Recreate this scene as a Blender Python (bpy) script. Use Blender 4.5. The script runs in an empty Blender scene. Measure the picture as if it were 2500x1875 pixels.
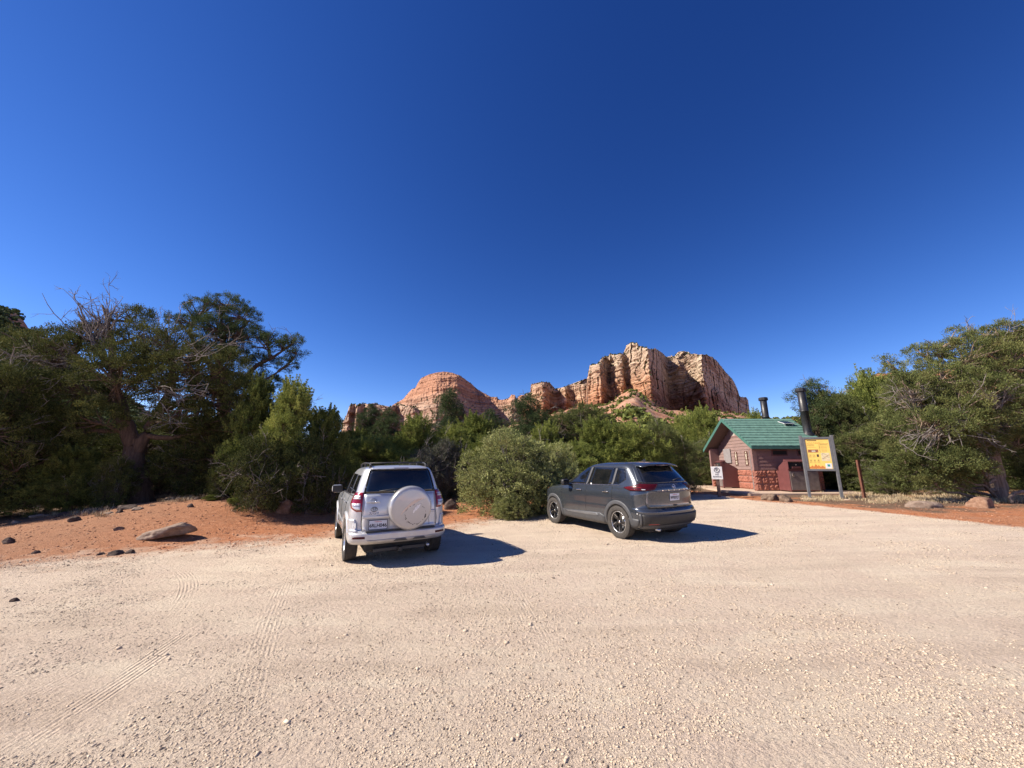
import bpy, bmesh, math, random
import numpy as np
from mathutils import Vector, Matrix

# ------------------------------------------------------------------ camera, sky, sun
SC = bpy.context.scene
COL = SC.collection
F, PW, PH = 925.0, 2500.0, 1875.0
CAMH = 1.72
PITCH = math.radians(12.2)
cam_d = bpy.data.cameras.new('camera'); cam_d.sensor_width = 36.0; cam_d.lens = 36.0 * F / PW
cam_d.clip_start = 0.05; cam_d.clip_end = 9000
cam = bpy.data.objects.new('camera', cam_d); COL.objects.link(cam)
cam.location = (0, 0, CAMH); cam.rotation_euler = (math.pi / 2 + PITCH, 0, 0)
SC.camera = cam
SUN_EL = math.radians(40); SHADOW_AZ = math.radians(5)      # shadows run towards +x, slightly away
sdir = Vector((math.cos(SHADOW_AZ) * math.cos(SUN_EL), math.sin(SHADOW_AZ) * math.cos(SUN_EL), -math.sin(SUN_EL)))
W = bpy.data.worlds.new('World'); SC.world = W; W.use_nodes = True
nt = W.node_tree; nt.nodes.clear()
sky = nt.nodes.new('ShaderNodeTexSky'); sky.sky_type = 'NISHITA'; sky.sun_disc = False
sky.sun_elevation = SUN_EL; sky.sun_rotation = math.atan2(-sdir.x, -sdir.y)
sky.altitude = 2600; sky.air_density = 1.0; sky.dust_density = 0.15; sky.ozone_density = 3.2
hs = nt.nodes.new('ShaderNodeHueSaturation'); hs.inputs['Saturation'].default_value = 1.12
bg = nt.nodes.new('ShaderNodeBackground'); bg.inputs['Strength'].default_value = 0.067
wo = nt.nodes.new('ShaderNodeOutputWorld')
nt.links.new(sky.outputs[0], hs.inputs['Color'])
sc_ = nt.nodes.new('ShaderNodeSeparateColor'); cc_ = nt.nodes.new('ShaderNodeCombineColor'); nt.links.new(hs.outputs[0], sc_.inputs[0])
for i_, (e_, k_) in enumerate(((1.71, .74), (1.45, .66), (1.21, 1.0))):      # deep, clear high-desert blue
    a_ = nt.nodes.new('ShaderNodeMath'); a_.operation = 'POWER'; a_.inputs[1].default_value = e_; b_ = nt.nodes.new('ShaderNodeMath'); b_.operation = 'MULTIPLY'; b_.inputs[1].default_value = k_
    nt.links.new(sc_.outputs[i_], a_.inputs[0]); nt.links.new(a_.outputs[0], b_.inputs[0]); nt.links.new(b_.outputs[0], cc_.inputs[i_])
nt.links.new(cc_.outputs[0], bg.inputs['Color']); nt.links.new(bg.outputs[0], wo.inputs[0])
sl = bpy.data.lights.new('sun', 'SUN'); sl.energy = 5.0; sl.angle = math.radians(0.53); sl.color = (1.0, 0.90, 0.765)
so = bpy.data.objects.new('sun', sl); COL.objects.link(so); so.rotation_euler = sdir.to_track_quat('-Z', 'Y').to_euler()
SC.view_settings.view_transform = 'Standard'; SC.view_settings.look = 'None'
SC.view_settings.exposure = 0.86; SC.view_settings.gamma = 1.0
SC.render.resolution_x = 1024; SC.render.resolution_y = 768

# ------------------------------------------------------------------ helpers
CP, SP = math.cos(PITCH), math.sin(PITCH)
def ray(px, py):
    """world direction of a point of the photograph, scaled so that y (depth) = 1"""
    x = px - PW / 2; u = PH / 2 - py
    Y = F * CP - u * SP; Z = F * SP + u * CP
    return x / Y, Z / Y
def at(px, py, Y):
    a, b = ray(px, py); return Vector((a * Y, Y, CAMH + b * Y))
def smooth(a, b, x):
    t = np.clip((np.asarray(x, float) - a) / (b - a), 0, 1); return t * t * (3 - 2 * t)
def h2(ix, iy, s=0):
    n = (ix.astype(np.int64) * 374761393 + iy.astype(np.int64) * 668265263 + s * 974634777) & 0xffffffff
    n = ((n ^ (n >> 13)) * 1274126177) & 0xffffffff
    n = (n ^ (n >> 16)) & 0xffffffff
    return n / 4294967295.0
def vnoise(x, y, s=0):
    x = np.asarray(x, float); y = np.asarray(y, float)
    x, y = np.broadcast_arrays(x, y)
    ix = np.floor(x); iy = np.floor(y); fx = x - ix; fy = y - iy
    fx = fx * fx * (3 - 2 * fx); fy = fy * fy * (3 - 2 * fy)
    a = h2(ix, iy, s); b = h2(ix + 1, iy, s); c = h2(ix, iy + 1, s); d = h2(ix + 1, iy + 1, s)
    return (a * (1 - fx) + b * fx) * (1 - fy) + (c * (1 - fx) + d * fx) * fy
def fbm(x, y, s=0, o=4):
    r = 0; a = .5; t = 0
    for k in range(o):
        r = r + a * vnoise(np.asarray(x) * 2 ** k, np.asarray(y) * 2 ** k, s + k * 17); t += a; a *= .5
    return r / t

def link(o, parent=None):
    COL.objects.link(o)
    if parent is not None: o.parent = parent
    return o
def tag(o, label=None, cat=None, group=None, kind=None):
    if label: o['label'] = label
    if cat: o['category'] = cat
    if group: o['group'] = group
    if kind: o['kind'] = kind
    return o
def empty(name, loc, rz=0, label=None, cat=None, group=None):
    o = bpy.data.objects.new(name, None); o.empty_display_size = .2
    COL.objects.link(o); o.location = loc; o.rotation_euler = (0, 0, rz)
    return tag(o, label, cat, group)
def np_mesh(name, V, Fc, mat=None, parent=None, smooth_=False, attr=None, mats=None, fmat=None):
    """V (n,3), Fc (m,k) index array (or a list of such arrays) -> one mesh object"""
    if not isinstance(Fc, list): Fc = [Fc]
    Fc = [f for f in Fc if len(f)]
    me = bpy.data.meshes.new(name)
    V = np.asarray(V, np.float32)
    me.vertices.add(len(V)); me.vertices.foreach_set('co', V.ravel())
    loops = np.concatenate([f.ravel() for f in Fc]).astype(np.int32)
    cnt = np.concatenate([np.full(len(f), f.shape[1]) for f in Fc])
    st = np.concatenate([[0], np.cumsum(cnt)[:-1]]).astype(np.int32)
    me.loops.add(len(loops)); me.loops.foreach_set('vertex_index', loops)
    me.polygons.add(len(cnt)); me.polygons.foreach_set('loop_start', st)
    me.update(calc_edges=True)
    if smooth_: me.polygons.foreach_set('use_smooth', np.ones(len(cnt), bool))
    if attr:
        for k, (dom, arr) in attr.items():
            a = me.attributes.new(k, 'FLOAT', dom); a.data.foreach_set('value', np.asarray(arr, np.float32).ravel())
    if mats:
        for m in mats: me.materials.append(m)
        if fmat is not None: me.polygons.foreach_set('material_index', np.asarray(fmat, np.int32))
    elif mat: me.materials.append(mat)
    o = bpy.data.objects.new(name, me); link(o, parent)
    return o
def grid_faces(nr, nc, wrap=False):
    r = np.arange(nr - 1)[:, None]; c = np.arange(nc if wrap else nc - 1)[None, :]
    a = r * nc + c; b = r * nc + (c + 1) % nc
    return np.stack([a, b, b + nc, a + nc], -1).reshape(-1, 4)
def bm_obj(name, bm, mat, parent=None, smooth_=False, loc=None):
    me = bpy.data.meshes.new(name); bmesh.ops.recalc_face_normals(bm, faces=bm.faces); bm.to_mesh(me); bm.free()
    if mat: me.materials.append(mat)
    if smooth_:
        for p in me.polygons: p.use_smooth = True
    o = bpy.data.objects.new(name, me); link(o, parent)
    if loc is not None: o.location = loc
    return o
def add_box(bm, c, s, rot=None, bevel=0, seg=2):
    r = bmesh.ops.create_cube(bm, size=1)
    vs = r['verts']
    M = Matrix.Translation(c) @ (rot.to_4x4() if rot else Matrix.Identity(4)) @ Matrix.Diagonal((s[0], s[1], s[2], 1))
    bmesh.ops.transform(bm, matrix=M, verts=vs)
    if bevel:
        es = list({e for v in vs for e in v.link_edges})
        bmesh.ops.bevel(bm, geom=es, offset=bevel, segments=seg, affect='EDGES', profile=.5)
def box(name, lo, hi, mat, parent=None, bevel=0.0, rot=None, seg=2):
    bm = bmesh.new()
    c = [(a + b) / 2 for a, b in zip(lo, hi)]; s = [abs(b - a) for a, b in zip(lo, hi)]
    add_box(bm, c, s, rot, bevel, seg)
    return bm_obj(name, bm, mat, parent)
def add_tube(bm, pts, rad, sides=10, cap=True):
    pts = [Vector(p) for p in pts]
    if not hasattr(rad, '__len__'): rad = [rad] * len(pts)
    rings = []
    up = Vector((0, 0, 1))
    for i, p in enumerate(pts):
        d = (pts[min(i + 1, len(pts) - 1)] - pts[max(i - 1, 0)]).normalized()
        s = d.cross(up)
        if s.length < 1e-3: s = d.cross(Vector((1, 0, 0)))
        s.normalize(); t = s.cross(d)
        rings.append([bm.verts.new(p + (s * math.cos(a) + t * math.sin(a)) * rad[i]) for a in [2 * math.pi * k / sides for k in range(sides)]])
    for a, b in zip(rings, rings[1:]):
        for k in range(sides): bm.faces.new((a[k], a[(k + 1) % sides], b[(k + 1) % sides], b[k]))
    if cap:
        bm.faces.new(rings[0]); bm.faces.new(rings[-1][::-1])
def tube(name, pts, rad, mat, parent=None, sides=10, smooth_=True):
    bm = bmesh.new(); add_tube(bm, pts, rad, sides); return bm_obj(name, bm, mat, parent, smooth_)
def add_lathe(bm, prof, M=None, sides=32):
    """prof: list of (radius, height) about local z"""
    rings = []
    M = M or Matrix.Identity(4)
    for r, h in prof:
        if r < 1e-5: rings.append([bm.verts.new(M @ Vector((0, 0, h)))])
        else: rings.append([bm.verts.new(M @ Vector((r * math.cos(2 * math.pi * k / sides), r * math.sin(2 * math.pi * k / sides), h))) for k in range(sides)])
    for a, b in zip(rings, rings[1:]):
        for k in range(sides):
            k2 = (k + 1) % sides
            if len(a) == 1 and len(b) == 1: continue
            if len(a) == 1: bm.faces.new((a[0], b[k2], b[k]))
            elif len(b) == 1: bm.faces.new((a[k], a[k2], b[0]))
            else: bm.faces.new((a[k], a[k2], b[k2], b[k]))
def lathe(name, prof, mat, parent=None, M=None, sides=32, smooth_=True):
    bm = bmesh.new(); add_lathe(bm, prof, M, sides); return bm_obj(name, bm, mat, parent, smooth_)
def text(name, s, size, M, mat, parent=None, ext=.001, align='CENTER', bold=0.0, sx=1.0):
    cu = bpy.data.curves.new(name, 'FONT'); cu.body = s; cu.size = size; cu.extrude = ext; cu.offset = bold
    cu.align_x = align; cu.align_y = 'CENTER'; cu.resolution_u = 3
    t = bpy.data.objects.new(name, cu); COL.objects.link(t)
    bpy.context.view_layer.update()
    me = bpy.data.meshes.new_from_object(t); bpy.data.objects.remove(t); bpy.data.curves.remove(cu)
    me.transform(M @ Matrix.Diagonal((sx, 1, 1, 1))); me.materials.clear(); me.materials.append(mat)
    o = bpy.data.objects.new(name, me); return link(o, parent)

# ------------------------------------------------------------------ materials
class NT:
    def __init__(s, name):
        s.m = bpy.data.materials.new(name); s.m.use_nodes = True
        s.t = s.m.node_tree; s.p = s.t.nodes['Principled BSDF']; s.out = s.t.nodes['Material Output']
    def n(s, typ, **kw):
        nd = s.t.nodes.new(typ)
        for k, v in kw.items():
            if k.startswith('i_'): nd.inputs[k[2:].replace('_', ' ')].default_value = v
            else: setattr(nd, k, v)
        return nd
    def l(s, a, b): s.t.links.new(a, b)
    def coord(s, kind='Object'): return s.n('ShaderNodeTexCoord').outputs[kind]
    def map(s, v, scale=(1, 1, 1), loc=(0, 0, 0), rot=(0, 0, 0)):
        m = s.n('ShaderNodeMapping'); m.inputs['Scale'].default_value = scale; m.inputs['Location'].default_value = loc; m.inputs['Rotation'].default_value = rot
        s.l(v, m.inputs[0]); return m.outputs[0]
    def noise(s, v, sc, det=4, rough=.55, dist=0):
        n = s.n('ShaderNodeTexNoise'); n.inputs['Scale'].default_value = sc; n.inputs['Detail'].default_value = det
        n.inputs['Roughness'].default_value = rough; n.inputs['Distortion'].default_value = dist
        if v is not None: s.l(v, n.inputs['Vector'])
        return n.outputs['Fac']
    def voro(s, v, sc, feat='F1', out='Distance'):
        n = s.n('ShaderNodeTexVoronoi'); n.feature = feat; n.inputs['Scale'].default_value = sc; s.l(v, n.inputs['Vector']); return n.outputs[out]
    def ramp(s, f, stops, interp='LINEAR'):
        r = s.n('ShaderNodeValToRGB'); e = r.color_ramp.elements; r.color_ramp.interpolation = interp
        while len(e) < len(stops): e.new(.5)
        for el, (p, c) in zip(e, stops):
            el.position = p; el.color = (*c, 1) if len(c) == 3 else c
        s.l(f, r.inputs[0]); return r.outputs[0]
    def rf(s, f, a, b, lo=0, hi=1):
        r = s.n('ShaderNodeMapRange'); r.inputs[1].default_value = a; r.inputs[2].default_value = b; r.inputs[3].default_value = lo; r.inputs[4].default_value = hi
        s.l(f, r.inputs[0]); return r.outputs[0]
    def mix(s, f, a, b, mode='MIX'):
        m = s.n('ShaderNodeMix', data_type='RGBA', blend_type=mode)
        for v, i in ((f, 0), (a, 6), (b, 7)):
            if hasattr(v, 'links') or isinstance(v, bpy.types.NodeSocket): s.l(v, m.inputs[i])
            else: m.inputs[i].default_value = v if i == 0 else (*v, 1)
        return m.outputs[2]
    def math(s, op, a, b=None, c=None):
        m = s.n('ShaderNodeMath', operation=op)
        for v, i in ((a, 0), (b, 1), (c, 2)):
            if v is None: continue
            if isinstance(v, bpy.types.NodeSocket): s.l(v, m.inputs[i])
            else: m.inputs[i].default_value = v
        return m.outputs[0]
    def attr(s, name):
        a = s.n('ShaderNodeAttribute'); a.attribute_name = name; return a.outputs['Fac']
    def bump(s, h, st=.5, d=.01, nrm=None):
        b = s.n('ShaderNodeBump'); b.inputs['Strength'].default_value = st; b.inputs['Distance'].default_value = d
        s.l(h, b.inputs['Height'])
        if nrm is not None: s.l(nrm, b.inputs['Normal'])
        return b.outputs[0]
    def base(s, c):
        if isinstance(c, bpy.types.NodeSocket): s.l(c, s.p.inputs['Base Color'])
        else: s.p.inputs['Base Color'].default_value = (*c, 1)
        return s
    def set(s, **kw):
        for k, v in kw.items():
            i = s.p.inputs[k.replace('_', ' ')]
            if isinstance(v, bpy.types.NodeSocket): s.l(v, i)
            else: i.default_value = v
        return s
def simple(name, c, rough=.6, metal=0.0, var=.12, vs=6.0, bump=.0, bs=60, coat=0, spec=.5):
    """plain material with some procedural unevenness in colour, gloss and relief"""
    m = NT(name); co = m.coord()
    n = m.noise(co, vs, 5, .6)
    c1 = tuple(x * (1 - var) for x in c); c2 = tuple(min(1, x * (1 + var)) for x in c)
    m.base(m.ramp(n, [(.3, c1), (.7, c2)]))
    m.set(Roughness=m.rf(m.noise(co, vs * 2.3, 3), .3, .7, max(0, rough - .07), min(1, rough + .07)), Metallic=metal)
    m.p.inputs['Coat Weight'].default_value = coat; m.p.inputs['Coat Roughness'].default_value = .06
    m.p.inputs['Specular IOR Level'].default_value = spec
    if bump: m.set(Normal=m.bump(m.noise(co, bs, 5, .65), bump, .01))
    return m.m
# ------------------------------------------------------------------ ground height
def ray_plane(px, py, z=0.0):
    a, b = ray(px, py); Y = (z - CAMH) / b; return a * Y, Y
EDGE = [(-400, 1392), (0, 1378), (155, 1368), (350, 1352), (544, 1333), (739, 1318), (816, 1311), (960, 1296), (1100, 1290), (1180, 1278), (1280, 1262), (1400, 1240)]
EX, EY = zip(*[ray_plane(*p, z=-.1 + .1 * min(1, max(0, (p[0] - 300) / 600))) for p in EDGE])
ER = [(1500, 1218), (1640, 1206), (1740, 1209), (1840, 1222), (1960, 1229), (2100, 1241), (2250, 1254), (2380, 1265), (2500, 1278), (2900, 1312)]
e2 = [ray_plane(*p, z=.22 + .16 * min(1, max(0, (p[0] - 1400) / 900))) for p in ER]
EX = np.array(list(EX) + [p[0] for p in e2]); EY = np.array(list(EY) + [p[1] for p in e2])
o_ = np.argsort(EX); EX = EX[o_]; EY = EY[o_]
def Yb(x): return np.interp(x, EX, EY)
def gz(x, y):
    x = np.asarray(x, float); y = np.asarray(y, float)
    z = .018 * (np.clip(x, -12, 24) + 2) + .008 * (np.clip(y, -5, 24) - 8)
    m = smooth(-4.3, -9.0, x)
    z = z + m * (.68 * smooth(0, 6.0, y - Yb(x)) + .02 * np.clip(y - 14, 0, 30))
    z = z + .16 * np.exp(-((x + 9.6) / 3.2) ** 2 - ((y - 12.3) / 2.6) ** 2) - .40 * smooth(-10.5, -16, x) * smooth(0, 5, y - Yb(x))
    b = 1 - smooth(1.5, 9.0, x)
    z = z + b * .085 * np.clip(y - 14.5, 0, 40) * smooth(14, 22, y)
    z = z + .05 * (fbm(x * .35, y * .35, 3) - .5) * smooth(0, 2, y - Yb(x) + 1) + .03 * (fbm(x * 1.7, y * 1.7, 9) - .5) * smooth(-.3, 1.2, y - Yb(x))
    z = z + .035 * (fbm(x * .25, y * .25, 5) - .5)
    return z
def hit(px, py):
    a, b = ray(px, py); Ys = np.arange(2, 90, .05); ok = CAMH + b * Ys <= gz(a * Ys, Ys); Y = float(Ys[np.argmax(ok)]) if ok.any() else 90.0
    return Vector((a * Y, Y, float(gz(a * Y, Y))))

def sxx(m, P):
    s = m.n('ShaderNodeSeparateXYZ'); m.l(P, s.inputs[0]); return s.outputs[0]
# gravel and red dirt
m = NT('gravel_and_dirt'); P = m.coord('Object')
n1 = m.noise(P, 1.1, 5, .6); n2 = m.noise(P, 9, 6, .7); n3 = m.noise(P, 70, 4, .75); n4 = m.noise(P, .22, 3)
v1 = m.voro(P, 55); v2 = m.voro(P, 22)
gcol = m.ramp(n3, [(.30, (.39, .305, .23)), (.42, (.63, .515, .39)), (.58, (.73, .61, .47)), (.78, (.80, .69, .56))])
gcol = m.mix(m.rf(n1, .35, .68), gcol, (.68, .54, .42), 'MIX')
gcol2 = m.mix(m.rf(n4, .4, .65, 0, .5), gcol, (.65, .52, .42))
lane = m.noise(m.map(P, (.35, 1.5, 1), (0, 0, 0), (0, 0, .35)), 1.3, 5, .6, .4)
gcol2 = m.mix(m.rf(lane, .52, .64, 0, .7), gcol2, (.76, .65, .50)); gcol2 = m.mix(m.rf(lane, .47, .36, 0, .5), gcol2, (.50, .39, .295))
gr = m.mix(.8, gcol, gcol2)
stone = m.voro(P, 38, out='Color'); st1 = m.rf(m.voro(P, 38), .0, .35, 1, 0)
sp = m.n('ShaderNodeSeparateColor'); m.l(stone, sp.inputs[0])
dark = m.math('MULTIPLY', m.rf(sp.outputs[0], .86, .95), st1)
gr = m.mix(dark, gr, (.16, .12, .10))
lite = m.math('MULTIPLY', m.rf(sp.outputs[1], .86, .97), st1)
gr = m.mix(lite, gr, (.68, .62, .55))
rcol = m.ramp(n2, [(.28, (.25, .085, .036)), (.5, (.46, .18, .08)), (.72, (.57, .29, .16))])
rcol = m.mix(m.rf(n1, .4, .7, 0, .6), rcol, (.48, .26, .155))
rcol = m.mix(m.rf(m.math('ADD', sxx(m, P), m.rf(n1, .3, .7, -2, 2)), -7.5, -11, 0, .6), rcol, (.34, .20, .125))
rcol = m.mix(m.rf(n3, .55, .75, 0, .5), rcol, (.50, .28, .17))
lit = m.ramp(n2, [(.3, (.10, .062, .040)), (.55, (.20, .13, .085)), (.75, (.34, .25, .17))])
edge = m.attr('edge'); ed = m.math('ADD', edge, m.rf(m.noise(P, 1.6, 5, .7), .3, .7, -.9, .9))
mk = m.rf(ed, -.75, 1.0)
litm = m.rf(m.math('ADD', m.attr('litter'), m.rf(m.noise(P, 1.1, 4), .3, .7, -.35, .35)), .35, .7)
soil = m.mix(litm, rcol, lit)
m.base(m.mix(mk, gr, soil)).set(Roughness=.93)
m.p.inputs['Specular IOR Level'].default_value = .15
# tyre tracks: families of grooves along arcs (centre x, centre y, radius, half width, strength)
sx = m.n('ShaderNodeSeparateXYZ'); m.l(P, sx.inputs[0]); h = None
TR = []
def arc(p, q, r, wdt, st):
    (x1, y1), (x2, y2) = p, q; mx, my = (x1 + x2) / 2, (y1 + y2) / 2; dx, dy = x2 - x1, y2 - y1; L = math.hypot(dx, dy)
    k = math.sqrt(r * r - L * L / 4) * (1 if r > 0 else -1); TR.append((mx - dy / L * k, my + dx / L * k, abs(r), wdt, st, mx, my, L / 2))
def T(*a): return ray_plane(*a)
arc(T(0, 1830), T(500, 1510), 30, .12, 1.0)
arc(T(0, 1600), T(420, 1440), 60, .12, .6)
arc(T(0, 1710), T(330, 1540), -60, .11, .35)
arc(T(560, 1860), T(700, 1410), -50, .12, .45)
arc(T(430, 1480), T(435, 1380), 6, .11, .6)
arc(T(1330, 1590), T(1245, 1430), 40, .11, .4)
arc(T(1500, 1860), T(1850, 1560), -40, .12, .2)
for cx, cy, r, wd, st, mx, my, hl in TR:
    dx = m.math('SUBTRACT', sx.outputs[0], cx); dy = m.math('SUBTRACT', sx.outputs[1], cy)
    d = m.math('SUBTRACT', m.math('SQRT', m.math('ADD', m.math('MULTIPLY', dx, dx), m.math('MULTIPLY', dy, dy))), r)
    g = m.math('SINE', m.math('MULTIPLY', d, 2 * math.pi / .042))
    mask = m.rf(m.math('ABSOLUTE', d), wd, wd + .03, 1, 0)
    ex = m.math('SUBTRACT', sx.outputs[0], mx); ey = m.math('SUBTRACT', sx.outputs[1], my)
    dd = m.math('SQRT', m.math('ADD', m.math('MULTIPLY', ex, ex), m.math('MULTIPLY', ey, ey)))
    mask = m.math('MULTIPLY', mask, m.rf(dd, hl * .55, hl * 1.3, st, 0))
    t = m.math('MULTIPLY', g, mask); h = t if h is None else m.math('ADD', h, t)
h = m.math('MULTIPLY', h, m.rf(m.noise(P, 2.6, 5, .7), .40, .62, 0, .75))
g0 = m.math('ADD', m.math('MULTIPLY', v1, -.6), m.math('MULTIPLY', n3, 1.6))
g0 = m.math('ADD', g0, m.math('MULTIPLY', m.noise(P, 16, 6, .75), m.rf(n1, .35, .65, 1.2, 3.2)))
g0 = m.math('ADD', g0, m.math('MULTIPLY', h, 1.3))
g0 = m.math('ADD', g0, m.math('MULTIPLY', m.math('MULTIPLY', v2, m.rf(n1, .38, .6, .3, 1.0)), -1.6))
b1 = m.bump(g0, .85, .022)
m.set(Normal=m.bump(m.noise(m.map(P, (1, 1.8, 1), (0, 0, 0), (0, 0, -.3)), 4.5, 6, .7), .6, .09, b1))
M_GROUND = m.m

def sp_axis(a, b, near, n):      # denser towards the camera
    t = np.linspace(-1, 1, n); s = np.sinh(t * near) / math.sinh(near)
    return np.where(s < 0, -a * s * -1, b * s) if False else np.where(s < 0, s * abs(a), s * b)
gx = sp_axis(-1500, 1500, 6.2, 520); gy = np.concatenate([np.linspace(-40, 1, 30), 1 + (np.sinh(np.linspace(0, 1, 460) * 6.0) / math.sinh(6.0)) * 1500])[0:]
gy = np.unique(gy)
GX, GY = np.meshgrid(gx, gy)
GZ = gz(GX, GY)
ed = GY - Yb(GX)
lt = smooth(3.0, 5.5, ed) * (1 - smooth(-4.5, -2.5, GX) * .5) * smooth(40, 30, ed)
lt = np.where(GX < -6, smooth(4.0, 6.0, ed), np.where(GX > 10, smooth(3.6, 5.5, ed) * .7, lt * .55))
g = np_mesh('ground', np.stack([GX, GY, GZ], -1).reshape(-1, 3), grid_faces(len(gy), len(gx)), M_GROUND, None, True,
            {'edge': ('POINT', ed), 'litter': ('POINT', lt)})
tag(g, kind='structure')

# ------------------------------------------------------------------ hills and buttes
def rock_mat(name, z0, z1, lo, mid, hi, freq, tint=(.30, .13, .075)):
    m = NT(name); P = m.coord()
    w = m.noise(P, .012, 4); s = m.n('ShaderNodeSeparateXYZ'); m.l(P, s.inputs[0])
    zz = m.math('ADD', s.outputs[2], m.math('MULTIPLY', w, .22 * (z1 - z0)))
    f = m.rf(zz, z0, z1)
    c = m.ramp(f, [(.0, lo), (.42, mid), (.72, hi), (1.0, tuple(x * .95 for x in hi))])
    band = m.noise(m.map(P, (.006, .006, freq)), 1, 5, .65, .5)
    c = m.mix(m.rf(band, .50, .62, 0, .7), c, tint)
    c = m.mix(m.rf(band, .46, .34, 0, .55), c, tuple(min(.75, x * 1.25) for x in hi))
    fine = m.noise(m.map(P, (.025, .025, freq * 5)), 1, 6, .7, .5)
    c = m.mix(m.rf(fine, .54, .66, 0, .75), c, tuple(x * .45 for x in tint))
    var = m.noise(m.map(P, (.07, .07, .022)), 1, 5, .65, .9)        # dark desert varnish running down the faces
    c = m.mix(m.rf(var, .54, .70, 0, .6), c, (.10, .05, .038))
    m.base(c).set(Roughness=.95); m.p.inputs['Specular IOR Level'].default_value = .1
    hgt = m.math('ADD', m.math('MULTIPLY', band, 2.0), m.math('ADD', fine, m.noise(P, .22, 6, .7)))
    m.set(Normal=m.bump(hgt, 1.0, 1.9)); return m.m
M_RED = rock_mat('red_sandstone', 60, 150, (.39, .155, .078), (.47, .26, .155), (.53, .41, .30), .13, (.17, .075, .045))
M_PALE = rock_mat('pale_sandstone', 90, 205, (.48, .35, .265), (.46, .325, .24), (.44, .235, .15), .10, (.25, .12, .075))
M_HILL = NT('scrubby_slope'); _P = M_HILL.coord()
_c = M_HILL.ramp(M_HILL.noise(_P, .09, 6, .7), [(.35, (.24, .10, .055)), (.5, (.38, .19, .11)), (.68, (.48, .32, .22))])
M_HILL.base(_c).set(Roughness=.95, Normal=M_HILL.bump(M_HILL.noise(_P, .25, 6, .7), .9, 2.5)); M_HILL = M_HILL.m

def pchip(xs, ys, x):
    xs = np.array(xs, float); ys = np.array(ys, float); h = np.diff(xs); d = np.diff(ys) / h
    mm = np.zeros(len(xs)); mm[0] = d[0]; mm[-1] = d[-1]
    for i in range(1, len(xs) - 1):
        if d[i - 1] * d[i] > 0: mm[i] = 2 * d[i - 1] * d[i] / (d[i - 1] + d[i])
    x = np.clip(np.asarray(x, float), xs[0], xs[-1])
    k = np.clip(np.searchsorted(xs, x, 'right') - 1, 0, len(h) - 1); t = (x - xs[k]) / h[k]
    return ys[k] * (1 + 2 * t) * (1 - t) ** 2 + mm[k] * h[k] * t * (1 - t) ** 2 + ys[k + 1] * t * t * (3 - 2 * t) + mm[k + 1] * h[k] * t * t * (t - 1)

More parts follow.
